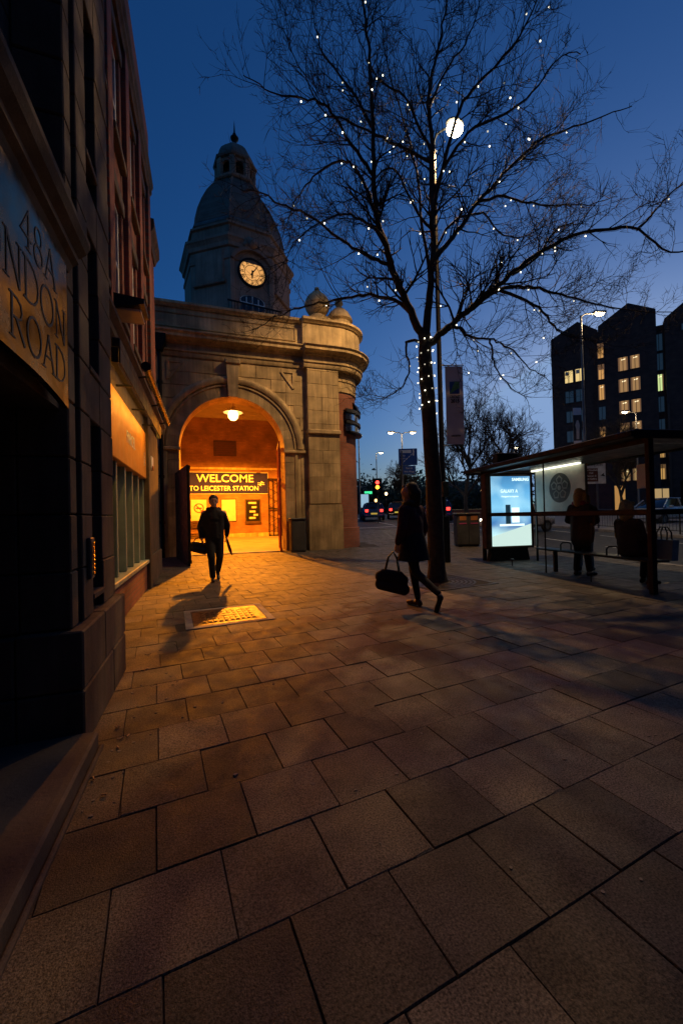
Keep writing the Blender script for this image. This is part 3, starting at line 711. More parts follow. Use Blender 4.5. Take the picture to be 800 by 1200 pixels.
# ---- inside the porch
OFF = ST.location.copy()
YB = 23.0
def ix(x): return x*1.21
def iz(z): return z*1.21-.273
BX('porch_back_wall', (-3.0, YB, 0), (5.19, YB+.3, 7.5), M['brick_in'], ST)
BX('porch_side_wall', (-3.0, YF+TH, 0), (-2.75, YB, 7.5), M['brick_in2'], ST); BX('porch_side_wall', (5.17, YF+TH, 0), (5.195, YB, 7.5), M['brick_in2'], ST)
BX('porch_front_lining', (-3.0, YF+TH+.002, 6.0), (5.17, YF+TH+.1, 7.5), M['plaster'], ST)
BX('porch_ceiling', (-2.75, YF+TH, 7.22), (5.17, YB, 7.35), M['plaster'], ST)
MB().prism([(YB, 7.22), (YB-.35, 7.22), (YB-.25, 7.05), (YB-.06, 6.95), (YB, 6.9)], 'x', -2.74, 5.16).build('coving', M['plaster'], ST)
BX('string_course', (-2.7, YB-.06, 4.05), (5.16, YB, 4.17), M['stone2'], ST, .01)
BX('skirting', (-2.7, YB-.05, .2), (5.16, YB, .48), M['stone2'], ST, .01)
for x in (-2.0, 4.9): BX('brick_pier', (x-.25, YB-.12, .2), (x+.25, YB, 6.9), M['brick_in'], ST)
pf = MB(); n = 6; rows_ = []
for i in range(n+1):
    y = YF+.3+(YB-YF-.3)*i/n; zz = zg(YF)+.01+(.26-zg(YF))*(i/n)
    rows_ += [(-2.9, y, zz), (5.18, y, zz)]
pf.add(rows_, [(2*i, 2*i+1, 2*i+3, 2*i+2) for i in range(n)]); pf.build('porch_floor', M['concrete'], ST)
BX('threshold', (AC-AR-.1, YF-.12, .02), (AC+AR+.1, YF+.3, zg(YF)+.02), M['kerb'], ST, .01)
mb = MB()
for i in range(14):
    a0, a1 = math.pi*i/14, math.pi*(i+1)/14
    mb.prism([(3.75+r_*math.cos(a), 3.55+r_*math.sin(a)) for r_, a in ((.75, a0), (.98, a0), (.98, a1), (.75, a1))], 'y', YB-.05, YB+.02)
mb.build('brick_arch', M['brick_in'], ST)
# welcome sign
def emb(name, parent, x0, x1, z0, z1, y, mt, d=.05): return BX(name, (ix(x0), y-d, iz(z0)), (ix(x1), y, iz(z1)), mt, parent, .008)
sgn = thing('welcome_sign', 'navy station name board with cream lettering on the porch wall', 'sign', (1.4, YB, 2.7))
emb('border', sgn, -.86, 2.90, 2.44, 3.46, YB, M['cream'], .05); emb('board', sgn, -.83, 2.87, 2.47, 3.43, YB-.05, M['navy'], .012)
fm = lambda x, z: frame((ix(x), YB-.066, iz(z)), (1, 0, 0), (0, 0, 1))
text('lettering', 'WELCOME', .60, M['white'], sgn, fm(.96, 3.15), sx=1.05, bold=.012); text('lettering', 'TO LEICESTER STATION', .369, M['white'], sgn, fm(.92, 2.70), sx=.93, bold=.012)
lg = MB(); lx, lz = ix(2.56), iz(2.93)    # double arrow
for s_ in (-1, 1):
    z0 = lz+s_*.045
    lg.prism([(lx-.19, z0-.018), (lx+.19, z0-.018), (lx+.19, z0+.018), (lx-.19, z0+.018)], 'y', YB-.07, YB-.063)
lg.prism([(lx-.10, lz+.045), (lx-.04, lz+.045), (lx+.06, lz-.045), (lx+.0, lz-.045)], 'y', YB-.0695, YB-.0635)
lg.prism([(lx-.02, lz+.13), (lx+.05, lz+.13), (lx+.14, lz+.05), (lx+.07, lz+.05)], 'y', YB-.0695, YB-.0635)
lg.prism([(lx-.14, lz-.05), (lx-.07, lz-.05), (lx+.02, lz-.13), (lx-.05, lz-.13)], 'y', YB-.0695, YB-.0635)
lg.build('rail_logo', M['white'], sgn)
p = thing('stone_plaque', 'carved dark plaque high on the orange lit porch wall', 'plaque', (1.16, YB, 4.8))
emb('slab', p, .46, 1.46, 4.19, 4.9, YB, M['timber'], .06)
for k in range(6): emb('carved_line', p, .55, 1.37-.1*(k % 2), 4.27+k*.1, 4.31+k*.1, YB-.058, M['brown'], .008)
p = thing('smoking_notice', 'cream notice with a red no smoking symbol behind the walking man', 'notice', (-.24, YB, 1.18))
emb('panel', p, -.56, .11, 1.25, 2.2, YB, M['cream'], .03)
mb = MB()
for i in range(28):
    a0, a1 = 2*math.pi*i/28, 2*math.pi*(i+1)/28; mb.prism([(ix(-.22+r_*math.cos(a)), iz(1.82+r_*math.sin(a))) for r_, a in ((.17, a0), (.215, a0), (.215, a1), (.17, a1))], 'y', YB-.036, YB-.029)
mb.prism([(ix(x), iz(z)) for x, z in ((-.37, 1.95), (-.34, 1.98), (-.07, 1.69), (-.10, 1.66))], 'y', YB-.0355, YB-.029); mb.build('red_ring', mat('notice_red', (.6, .05, .03), .5), p)
BX('cigarette', (ix(-.35), YB-.034, iz(1.79)), (ix(-.09), YB-.0295, iz(1.84)), M['black'], p)
p = thing('blank_notice', 'plain cream notice board beside the black poster frame', 'notice', (1.3, YB, 1.18)); emb('frame', p, .72, 1.42, 1.17, 2.23, YB, M['timber'], .03); emb('sheet', p, .76, 1.38, 1.21, 2.19, YB-.03, M['cream'], .006)
p = thing('poster_frame', 'framed black poster with pale panels on the porch wall', 'poster', (2.6, YB, 1.06)); emb('frame', p, 1.80, 2.52, 1.12, 2.2, YB, M['timber'], .05); emb('sheet', p, 1.85, 2.47, 1.18, 2.15, YB-.05, M['black'], .006)
for x, z, ww in ((1.95, 1.98, .4), (2.1, 1.78, .25), (2.0, 1.58, .3), (2.18, 1.42, .24), (1.98, 1.28, .32)): emb('print', p, x, x+ww-.03, z, z+.09, YB-.056, M['cream'], .003)
emb('ledge', p, 1.78, 2.54, 1.06, 1.12, YB, M['timber'], .09)
# bench / luggage ledge at the left of the back wall
p = thing('porch_bench', 'slatted wooden bench against the porch wall behind the walking man', 'bench', (-.27, YB-.35, .24))
for k in range(4): BX('slat', (-1.0, YB-.6+k*.12, .70), (.42, YB-.51+k*.12, .73), M['timber'], p, .005)
for k in range(3): BX('back_slat', (-1.0, YB-.09, .85+k*.14), (.42, YB-.065, .95+k*.14), M['timber'], p, .005)
for x in (-.8, .25): BX('leg', (x, YB-.6, .25), (x+.05, YB-.1, .70), M['dark'], p)
# pendant lamp, lit
p = thing('pendant_lamp', 'lit orange pendant lamp hanging in the station arch', 'lamp', (1.32, 18.5, 5.8)); c = (1.32, 18.5)
MB().tube([(c[0], c[1], 6.4), (c[0], c[1], 7.22)], .022, 8).build('stem', M['dark'], p)
MB().lathe([(.03, 6.55), (.08, 6.5), (.1, 6.3), (.18, 6.26), (.42, 6.12), (.43, 6.09), (.39, 6.095), (.15, 6.22), (.06, 6.24)], c, 24).build('shade', M['white'], p, True)
MB().lathe([(.0, 5.74), (.12, 5.76), (.21, 5.87), (.23, 6.02), (.17, 6.16), (0, 6.2)], c, 20).build('globe', emit_mat('sodium_globe', (1, .55, .12), 12), p, True)
def lamp_light(name, loc, power, colr, rad, parent, spot=None):
    ld = bpy.data.lights.new(name, 'SPOT' if spot else 'POINT'); ld.energy = power; ld.color = colr; ld.shadow_soft_size = rad
    if spot: ld.spot_size = spot; ld.spot_blend = .4
    lo = bpy.data.objects.new(name, ld); col.objects.link(lo); lo.parent = parent; lo.location = Vector(loc)-OFF; return lo
lamp_light('pendant_light', (1.32, 18.5, 5.62), 9500, (1, .28, .012), .12, p, R(156))
# ---- gates
g1 = thing('gate_leaf', 'solid black gate leaf folded outward beside the arch', 'gate', (-.60, 12.2, .03), world=False); g1.rotation_euler.z = R(11.5)
BX('panel', (-.03, -1.1, .06), (.03, 1.0, 2.72), M['black'], g1, .01)
for z in (.12, 1.3, 2.6): BX('rail', (.03, -1.1, z), (.06, 1.0, z+.1), M['black'], g1, .006)
for k in range(9): BX('upright', (.03, -1.08+k*.25, .22), (.045, -1.05+k*.25, 2.6), M['black'], g1)
g2 = thing('red_gate_leaf', 'dark red gate leaf folded against the arch jamb beside the cabinet', 'gate', (2.50, 13.9, .1), world=False); g2.rotation_euler.z = R(-8)
BX('stile', (-.03, -.75, .02), (.03, -.68, 3.75), M['redpaint'], g2, .006); BX('stile', (-.03, .68, .02), (.03, .75, 3.75), M['redpaint'], g2, .006)
for z in (.02, 1.2, 2.5, 3.66): BX('rail', (-.027, -.68, z), (.027, .68, z+.09), M['redpaint'], g2, .006)
for k in range(9): BX('bar', (-.012, -.60+k*.145, .11), (.012, -.575+k*.145, 3.66), M['redpaint'], g2)
g3 = thing('lattice_gate', 'black iron lattice gate standing at the back of the porch', 'gate', (3.95, YB-.14, .26), world=False)
g3.scale = (1.15, 1, 1.2)
for x in (-.42, -.2, .02, .24, .42): BX('upright', (x, -.02, 0), (x+.03, .02, 2.75), M['black'], g3)
for z in (.02, 1.3, 2.7): BX('rail', (-.42, -.025, z), (.45, -.021+.05, z+.05), M['black'], g3)
for k in range(6):
    MB().tube([(-.4, -.03, .2+k*.42), (.44, -.03, .62+k*.42)], .01, 5).build('diagonal', M['black'], g3); MB().tube([(-.4, .034, .62+k*.42), (.44, .034, .2+k*.42)], .01, 5).build('diagonal', M['black'], g3)
bx = thing('service_cabinet', 'dark service cabinet standing against the pier beside the red gate', 'cabinet', (2.92, 13.05, .1), world=False)
BX('body', (-.24, -.2, .06), (.24, .28, 1.12), M['plastic'], bx, .02); BX('lid', (-.27, -.23, 1.12), (.27, .29, 1.18), M['plastic'], bx, .02); BX('door', (-.2, -.212, .12), (.2, -.2, 1.05), M['plastic'], bx, .008); BX('base', (-.2, -.16, 0), (.2, .24, .06), M['dark'], bx)
OFF = Vector((0, 0, 0))
# ================================================================ clock tower
TC = (2.0, 22.5)
t = thing('clock_tower', 'octagonal stone clock tower with a dome and lantern behind the station arch', 'tower', (TC[0], TC[1], 7.7)); ap = 2.62
TR = R(10)     # turned towards the road
def octo(prof, name, mt, parent=None, smooth=False):   # prof in apothem
    return MB().lathe([(r_/math.cos(math.pi/8), z) for r_, z in prof], TC, 8, rot=math.pi/8+TR).build(name, mt, parent or t, smooth)
octo([(ap, 7.6), (ap, 14.59)], 'shaft', M['stone3'])
for zc in (11.0,): octo([(ap, zc), (ap+.1, zc+.05), (ap+.1, zc+.2), (ap, zc+.3)], 'string_course', M['stone3'])
octo([(ap, 13.88), (ap+.06, 13.92), (ap+.06, 14.08), (ap, 14.12)], 'string_course', M['stone3'])
octo([(ap, 14.50), (ap+.1, 14.54), (ap+.12, 14.72), (ap+.2, 14.85), (ap+.25, 14.90), (ap+.25, 15.02), (ap+.1, 15.13), (ap-.4, 15.13)], 'cornice', M['stone3'])
octo([(ap-.12, 15.11), (ap-.12, 15.68), (ap-.02, 15.72), (ap-.02, 15.82), (ap-.3, 15.91)], 'attic', M['stone3'])
dome = [(2.36, 15.85), (2.36, 16.04), (2.30, 16.54), (2.16, 17.16), (1.94, 17.78), (1.66, 18.40), (1.36, 18.90), (1.12, 19.21), (1.02, 19.40)]
octo([(2.38, 16.06), (2.4, 16.16), (2.36, 16.26)], 'band', M['copper'])
dm = octo(dome, 'dome', M['lead'])
def dome_r(z):
    for (r0, z0), (r1, z1) in zip(dome, dome[1:]):
        if z0 <= z <= z1: return r0+(r1-r0)*(z-z0)/(z1-z0) if z1 > z0 else r0
    return 1.02
zz = 16.29
while zz < 19.28:      # slate courses standing proud
    r0, r1 = dome_r(zz), dome_r(min(zz+.16, 19.39)); octo([(r0+.03, zz), (r1+.012, zz+.16)], 'slate_course', M['lead'], dm); zz += .165
for k in range(8):     # ribs
    a = math.pi/8+TR+k*math.pi/4; MB().tube([(TC[0]+r_/math.cos(math.pi/8)*math.cos(a), TC[1]+r_/math.cos(math.pi/8)*math.sin(a), z) for r_, z in dome[1:]], .07, 6).build('rib', M['lead'], dm)
# lantern
octo([(1.14, 19.34), (1.2, 19.40), (1.2, 19.52), (1.05, 19.55), (.5, 19.55)], 'lantern_base', M['stone3'])
octo([(.62, 19.50), (.62, 20.66)], 'lantern_core', M['black'])
for k in range(8):
    a = math.pi/8+TR+k*math.pi/4; x, y = TC[0]+1.0*math.cos(a), TC[1]+1.0*math.sin(a)
    mt = Matrix.Translation((x, y, 0)) @ Matrix.Rotation(a, 4, 'Z'); MB().bbox((-.13, -.16, 19.53), (.1, .16, 20.61), .03, mt).build('lantern_pier', M['stone3'], t)
    a2 = TR+k*math.pi/4; mb = MB(); mt = Matrix.Translation((TC[0]+.9*math.cos(a2), TC[1]+.9*math.sin(a2), 0)) @ Matrix.Rotation(a2-math.pi/2, 4, 'Z')
    for i in range(6):
        b0, b1 = math.pi*i/6, math.pi*(i+1)/6
        mb.prism([(.24*math.cos(b0), 20.21+.24*math.sin(b0)), (.34*math.cos(b0), 20.62), (.34*math.cos(b1), 20.62), (.24*math.cos(b1), 20.21+.24*math.sin(b1))], 'y', -.06, .06, mt)
    mb.build('lantern_arch', M['stone3'], t)
octo([(.9, 20.55), (1.08, 20.62), (1.12, 20.73), (1.02, 20.82), (.98, 20.88), (.94, 21.10), (.82, 21.38), (.6, 21.66), (.34, 21.83), (.16, 21.90), (.12, 21.96)], 'lantern_dome', M['lead'])
MB().lathe([(.1, 21.92), (.16, 22.01), (.09, 22.09), (.09, 22.29), (.2, 22.37), (.23, 22.47), (.16, 22.55), (.07, 22.59), (.1, 22.69), (.05, 22.77), (.02, 23.26), (0, 23.50)], TC, 14).build('finial', M['black'], t, True)
for k in (-1, 1):
    a_ = -math.pi/2+TR+k*math.pi/4; nn_ = Vector((math.cos(a_), math.sin(a_), 0)); tt_ = Vector((-math.sin(a_), math.cos(a_), 0))
    Q = Matrix((tt_, Vector((0, 0, 1)), nn_)).transposed().to_4x4(); Q.translation = Vector((TC[0], TC[1], 0))+nn_*ap
    MB().bbox((-.8, 12.9, -.05), (.8, 14.45, .1), .05, Q).build('corner_panel', M['stone3'], t)
    MB().bbox((-.9, 12.75, -.05), (.9, 12.92, .15), .03, Q).build('corner_ledge', M['stone3'], t)
# street face with the clock
fa = -math.pi/2+TR; nrm = Vector((math.cos(fa), math.sin(fa), 0)); tx = Vector((-math.sin(fa), math.cos(fa), 0))
FO = Vector((TC[0], TC[1], 0))+nrm*ap
FM = Matrix((tx, Vector((0, 0, 1)), nrm)).transposed().to_4x4(); FM.translation = FO   # local x along, y up, z out
CZ = 13.45; CX = .02; CRa = .66
def disc(r0, r1, z0, z1, n=40):
    mb = MB(); vs = []; 
    for z in (z0, z1):
        for r_ in (r0, r1):
            for k in range(n): vs.append(FM @ Vector((CX+r_*math.cos(2*math.pi*k/n), CZ+r_*math.sin(2*math.pi*k/n), z)))
    fs = []
    for k in range(n):
        q = (k+1) % n; fs += [(k, q, n+q, n+k), (2*n+k, 3*n+k, 3*n+q, 2*n+q), (k, 2*n+k, 2*n+q, q), (n+k, n+q, 3*n+q, 3*n+k)]
    return mb.add(vs, fs)
ck = thing('tower_clock', 'lit clock with dark roman numerals on the clock tower', 'clock', tuple(FO+Vector((0, 0, CZ))))
disc(.001, CRa-.03, .02, .05).build('dial', emit_mat('lit_dial', (1, .47, .13), .85), ck)
disc(CRa-.03, CRa+.06, .0, .1).build('rim', M['black'], ck); disc(.365, .39, .05, .058).build('minute_ring', M['black'], ck); disc(.60, .615, .05, .058).build('minute_ring', M['black'], ck)
for k, s_ in enumerate(('XII', 'I', 'II', 'III', 'IV', 'V', 'VI', 'VII', 'VIII', 'IX', 'X', 'XI')):
    a = k*math.pi/6; T = FM @ Matrix.Translation((CX+.50*math.sin(a), CZ+.50*math.cos(a), .056)) @ Matrix.Rotation(-a, 4, 'Z')
    text('numeral', s_, .24, M['black'], ck, T, sx=.62, bold=.02)
for nm, a, L, wd in (('hour_hand', R(183), .33, .045), ('minute_hand', R(36), .52, .028)):
    MB().prism([(-wd, -.12), (wd, -.12), (wd*.8, L*.7), (0, L), (-wd*.8, L*.7)], 'z', .07, .085, FM @ Matrix.Translation((CX, CZ, 0)) @ Matrix.Rotation(-a, 4, 'Z')).build(nm, M['black'], ck)
OFF = t.location.copy()
for s_ in (-1, 1): MB().bbox((s_*.98-.11, 11.3, -.02), (s_*.98+.11, 14.4, .1), .02, FM).build('pilaster_strip', M['stone3'], t)
mb = MB(); n = 14     # curved hood over the clock
for i in range(n):
    b0, b1 = math.pi*(.12+.76*i/n), math.pi*(.12+.76*(i+1)/n); mb.prism([(CX+r_*math.cos(b), CZ+.05+r_*.98*math.sin(b)) for r_, b in ((1.0, b0), (1.16, b0), (1.16, b1), (1.0, b1))], 'z', -.02, .22, FM)
mb.build('hood_moulding', M['stone3'], t)
mb = MB()
for k in range(9):
    a = math.pi*k/8; mb.ball(FM @ Vector((CX+.34*math.cos(a), 14.72+.3*math.sin(a), .14)), .14, 10)
mb.ball(FM @ Vector((CX, 14.8, .2)), .26, 12); mb.build('carved_cartouche', M['stone3'], t, True)
# arched window and balcony under the clock
wz0, wz1, ww = 10.95, 12.25, .62
pw = [(-ww, wz0), (ww, wz0), (ww, wz1-.25)]+[(ww*math.cos(math.pi*i/10), wz1-.25+.3*math.sin(math.pi*i/10)) for i in range(1, 10)]+[(-ww, wz1-.25)]
wi = MB().prism(pw, 'z', -.05, .03, FM).build('window', M['pane'], t)
for k in range(5):
    x = -ww+.02+k*(2*ww-.04)/4; MB().box((x-.022, wz0, .031), (x+.022, wz1-.22 if k in (0, 4) else wz1+(.03 if k == 2 else -.06), .06), FM).build('glazing_bar', M['white'], wi)
for z in (wz0+.03, wz0+.5, wz0+.95): MB().box((-ww, z-.02, .03), (ww, z+.02, .065), FM).build('glazing_bar', M['white'], wi)
for i in range(10):
    b0, b1 = math.pi*i/10, math.pi*(i+1)/10
    MB().prism([(ww*c0*math.cos(b), wz1-.25+(.3 if c0 < 1.05 else .42)*math.sin(b)*(1 if c0 < 1.05 else 1)) for c0, b in ((.95, b0), (1.02, b0), (1.02, b1), (.95, b1))], 'z', .03, .07, FM).build('glazing_arch', M['white'], wi)
bl = BX('balcony_slab', (-1.35, 10.75, 0), (1.35, 10.9, .6), M['stone3'], t, .02, FM)
for k in range(19): MB().box((-1.3+k*.144-.012, 10.9, .52), (-1.3+k*.144+.012, 11.55, .545), FM).build('baluster', M['black'], bl)
MB().box((-1.34, 11.55, .5), (1.34, 11.6, .57), FM).build('balcony_rail', M['black'], bl)
OFF = Vector((0, 0, 0))
# ================================================================ the tree with fairy lights
LIMBS = [
    (0.19,0.115,[(4.22,6.68,-0.17),(4.2,6.67,0.52),(4.17,6.67,2),(4.12,6.67,3.31),(4.08,6.67,4.3),(4.07,6.67,4.76)]),
    (0.085,0.012,[(4.08,6.67,4.59),(4.15,6.65,5.21),(4.23,6.63,5.79),(4.27,6.62,6.29),(4.28,6.62,7.17),(4.31,6.63,8.47),(4.29,6.64,9.3),(4.38,6.62,9.96),(4.53,6.57,10.5),(4.68,6.53,11.35),(4.79,6.5,12.38)]),
    (0.085,0.012,[(4.05,6.68,4.69),(3.8,6.69,5.17),(3.49,6.7,5.78),(3.3,6.68,6.3),(3.12,6.65,6.88),(3.05,6.56,7.58),(3,6.46,8.26),(2.92,6.34,9.18),(2.85,6.27,9.69),(2.74,6.22,10.19),(2.63,6.1,11.02)]),
    (0.04,0.008,[(3.39,6.69,6),(3.17,6.74,6.07),(2.89,6.8,6.18),(2.5,6.88,6.43),(1.89,7,6.83),(1.44,7.1,7.01),(1,7.19,7.2),(0.73,7.25,7.21)]),
    (0.045,0.008,[(3.86,6.69,5.07),(3.66,6.86,5.42),(3.34,7.07,5.62),(2.98,7.3,5.68),(2.54,7.59,5.66),(2.08,7.88,5.64),(1.61,8.18,5.54),(1.05,8.54,5.31)]),
    (0.035,0.006,[(3.14,6.67,6.8),(3.02,6.91,7.57),(2.84,7.12,8.13),(2.6,7.29,8.25),(2.31,7.51,8.18),(2.06,7.72,8.01),(1.87,7.92,7.74),(1.71,8.15,7.33),(1.6,8.36,6.87)]),
    (0.035,0.006,[(3.04,6.56,7.5),(2.68,6.48,7.76),(2.37,6.38,8),(2.12,6.3,8.18),(1.81,6.27,8.21),(1.45,6.24,8.12),(1.03,6.2,8.05),(0.71,6.13,8.11)]),
    (0.033,0.006,[(3,6.46,8.26),(2.81,6.73,9.01),(2.57,7,9.7),(2.32,7.24,10.29),(2.25,7.47,11.21),(2.24,7.72,12.39)]),
    (0.028,0.006,[(3.49,6.7,5.78),(3.21,6.54,6.35),(2.86,6.52,6.54),(2.46,6.51,6.63),(1.94,6.51,6.33),(1.52,6.48,5.89),(1.28,6.41,5.44)]),
    (0.075,0.01,[(4.11,6.66,4.53),(4.33,6.55,4.75),(4.62,6.4,5),(4.97,6.22,5.29),(5.25,6.07,5.53),(5.53,5.93,5.75),(6.04,5.67,6.15),(6.68,5.35,6.39),(7.27,5.07,6.4),(7.55,4.94,6.3),(7.96,4.73,5.86),(8.29,4.57,5.94)]),
    (0.022,0.005,[(7.48,4.97,6.34),(7.81,4.9,6.66),(8.11,4.84,7),(8.46,4.76,7.31),(8.99,4.64,7.72)]),
    (0.04,0.008,[(5.18,6.11,5.44),(5.66,6.08,5.62),(6.14,6.04,5.66),(6.64,6,5.62),(7.26,5.95,5.55),(7.78,5.91,5.49),(8.65,5.82,5.48),(9.77,5.69,5.53)]),
    (0.035,0.006,[(5.38,6.11,5.55),(5.66,5.87,5.28),(5.91,5.63,4.94),(6.05,5.45,4.56),(6.2,5.31,4.39),(6.51,5.04,4.25)]),
    (0.04,0.006,[(4.33,6.55,4.74),(4.52,6.4,4.83),(4.66,6.31,4.79),(4.72,6.24,4.62),(4.95,6.09,4.56),(5.15,5.94,4.45),(5.35,5.78,4.22),(5.57,5.58,3.85),(5.76,5.43,3.7)]),
    (0.02,0.005,[(5.05,6.01,4.51),(5.08,5.97,4.17),(5.17,5.9,3.8),(5.4,5.78,3.47),(5.63,5.67,3.36)]),
    (0.055,0.008,[(4.27,6.62,6.2),(4.54,6.58,6.51),(4.88,6.54,6.96),(5.26,6.49,7.49),(5.64,6.43,7.89),(6.03,6.37,8.34),(6.74,6.25,8.97),(7.4,6.11,9.26),(8.14,5.96,9.59),(8.74,5.83,9.85)]),
    (0.045,0.007,[(4.28,6.63,7.09),(4.35,6.34,7.82),(4.5,5.98,8.6),(4.72,5.74,8.88),(5.12,5.34,9.24),(5.31,5.05,9.62),(5.4,4.83,9.94)]),
    (0.032,0.006,[(5.26,6.49,7.49),(5.87,6.46,7.71),(6.46,6.44,7.69),(7.15,6.39,7.79),(8.04,6.33,7.94),(8.85,6.26,8.27)]),
    (0.035,0.006,[(4.3,6.62,7.54),(4.48,6.2,7.98),(4.71,5.84,8.19),(5.11,5.37,8.18),(5.31,5.01,8.29),(5.38,4.73,8.44),(5.58,4.45,8.32)]),
    (0.03,0.006,[(5.53,5.93,5.75),(6.14,5.91,6.19),(6.6,5.93,6.8),(6.98,5.9,7),(7.43,5.86,7.06)]),
    (0.03,0.005,[(4.02,6.69,4.63),(3.79,6.8,4.66),(3.76,6.83,4.46),(3.83,6.84,4.17),(3.76,6.9,3.92),(3.63,6.97,3.73),(3.39,7.09,3.64),(3.01,7.26,3.7)]),
    (0.035,0.006,[(4.2,6.64,5.95),(4.29,7.02,7.24),(4.42,7.38,8.62),(4.37,7.88,10.38),(4.27,8.26,11.73),(4.3,8.65,13.43),(4.38,9.02,15.22)]),
    (0.03,0.006,[(4.29,6.64,8.39),(3.95,6.55,8.79),(3.67,6.48,9.08),(3.22,6.47,9.2),(2.81,6.39,9.51),(2.52,6.24,9.9)]),
    (0.03,0.006,[(4.3,6.64,9.23),(4.71,6.72,10.13),(5.26,6.74,10.97),(5.66,6.81,11.93),(6.06,6.93,13.17)]),
    (0.03,0.005,[(4.3,6.63,8.13),(3.65,6.61,8.24),(3.11,6.6,8.29),(2.52,6.56,8.36),(2.12,6.54,8.37),(1.62,6.32,8.79),(1.38,6.17,9.02)]),
    (0.028,0.006,[(4.27,6.62,6.29),(4.83,6.74,7.16),(5.56,6.74,7.49),(6.14,6.79,7.2),(6.92,6.76,7.44),(7.93,6.85,8.8)]),
    (0.03,0.006,[(4.27,6.62,6.79),(3.99,6.63,7.06),(3.66,6.6,7.53),(3.36,6.61,7.78),(2.77,6.65,7.11),(2.29,6.71,6.97)]),
]
rng = random.Random(11)
t = thing('street_tree', 'tall bare branched street tree hung with fairy lights beside the bus shelter', 'tree', (4.2, 6.66, -.02))
def smooth_path(pts, sub=4):
    P = [Vector(p) for p in pts]; out = []
    for i in range(len(P)-1):
        p0, p1, p2, p3 = P[max(i-1, 0)], P[i], P[i+1], P[min(i+2, len(P)-1)]
        for k in range(sub):
            u = k/sub; out.append(.5*((2*p1)+(p2-p0)*u+(2*p0-5*p1+4*p2-p3)*u*u+(3*p1-p0-3*p2+p3)*u**3))
    out.append(P[-1]); return out
twig = MB(); tw_pts = []; LD = (Vector((6.5, 8.86, 11.54))-Vector((0, 0, 1.3))).normalized(); runs = []
def grow(p, d, L, r, lvl):
    lp = (p-Vector((0, 0, 1.3))).dot(LD); lq = p+d*L*.6; lr = (lq-Vector((0, 0, 1.3)))
    if lvl > 1 and (lr-LD*lr.dot(LD)).length < .26: return
    n = 4 if lvl < 3 else 3; pts = [p]; q = p.copy(); dd = d.copy()
    for i in range(n):
        dd = (dd+Vector((rng.gauss(0, .13), rng.gauss(0, .13), rng.gauss(0, .13)+.07))).normalized(); q = q+dd*(L/n); pts.append(q.copy())
    rad = [r*(1-.72*i/n) for i in range(n+1)]
    twig.tube(pts, rad, 5 if lvl == 1 else 3, cap=False)
    if lvl <= 2: tw_pts.extend(pts[1:])
    if lvl == 4: return
    k = {1: rng.randint(5, 8), 2: rng.randint(3, 4), 3: rng.randint(0, 2)}[lvl]
    for i in range(k):
        u = rng.uniform(.25, 1); a = min(int(u*n), n-1); pos = pts[a].lerp(pts[a+1], u*n-a)
        dr = (pts[a+1]-pts[a]).normalized(); side = dr.cross(Vector((rng.gauss(0, 1), rng.gauss(0, 1), rng.gauss(0, 1))))
        if side.length < .05: continue
        nd = (dr*.75+side.normalized()*rng.uniform(.5, 1.0)).normalized(); grow(pos, nd, L*rng.uniform(.4, .68), max(.0036, r*.55), lvl+1)
for li, (r0, r1, pts) in enumerate(LIMBS):
    P = smooth_path(pts); n = len(P)
    if li == 0:
        P = [p+Vector((rng.gauss(0, .006), rng.gauss(0, .006), 0)) for p in P]; rad = [r0+(r1-r0)*(i/(n-1))**.6+(.06*(1-i/3) if i < 3 else 0)+rng.gauss(0, .004) for i in range(n)]
        MB().tube(P, rad, 18).build('trunk', M['bark'], t, True); continue
    for i in range(1, n): P[i] = P[i]+Vector((rng.gauss(0, .012), rng.gauss(0, .012), rng.gauss(0, .012)))
    rad = [r0+(r1-r0)*(i/(n-1))**.75 for i in range(n)]
    MB().tube(P, rad, 9).build('limb', M['bark'], t, True); runs.append((P, rad))
    L = sum((P[i+1]-P[i]).length for i in range(n-1)); cnt = int(L*6.5)+3
    for k in range(cnt):
        u = rng.uniform(.12 if li > 1 else .3, 1.0); a = min(int(u*(n-1)), n-2); pos = P[a].lerp(P[a+1], u*(n-1)-a); dr = (P[a+1]-P[a]).normalized()
        side = dr.cross(Vector((rng.gauss(0, 1), rng.gauss(0, 1), rng.gauss(0, 1))))
        if side.length < .1: continue
        nd = (dr*rng.uniform(.3, 1.0)+side.normalized()*rng.uniform(.5, 1)+Vector((0, 0, .12))).normalized()
        grow(pos, nd, rng.uniform(.5, 1.25)*(1-.35*u), max(.0065, rad[a]*.42), 1 if rng.random() < .55 else 2)
tw = twig.build('twigs', M['twig'], t, True); tw['kind'] = 'stuff'
# fairy lights: one string, every bulb its own part
fl = thing('fairy_lights', 'string of small white fairy lights wound round the tree trunk and branches', 'fairy lights', (4.1, 6.66, 3.4))
OFF = fl.location.copy()
bm_ = emit_mat('fairy_bulb', (1, .9, .66), 3.0)
_n = bm_.node_tree.nodes; _o = _n.new('ShaderNodeObjectInfo'); _r = _n.new('ShaderNodeMapRange'); _r.inputs['To Min'].default_value = .5; _r.inputs['To Max'].default_value = 5
bm_.node_tree.links.new(_o.outputs['Random'], _r.inputs['Value']); bm_.node_tree.links.new(_r.outputs[0], _n['Principled BSDF'].inputs['Emission Strength'])
b0 = MB().ball(tuple(fl.location), .014, 8).build('bulb', bm_, fl, True); first = True
def bulb(p):
    global first
    o = b0 if first else child_copy(b0, (0, 0, 0), parent=fl); first = False; o.location = Vector(p)-OFF
wire = MB(); wp = []
T0 = smooth_path(LIMBS[0][2], 8)
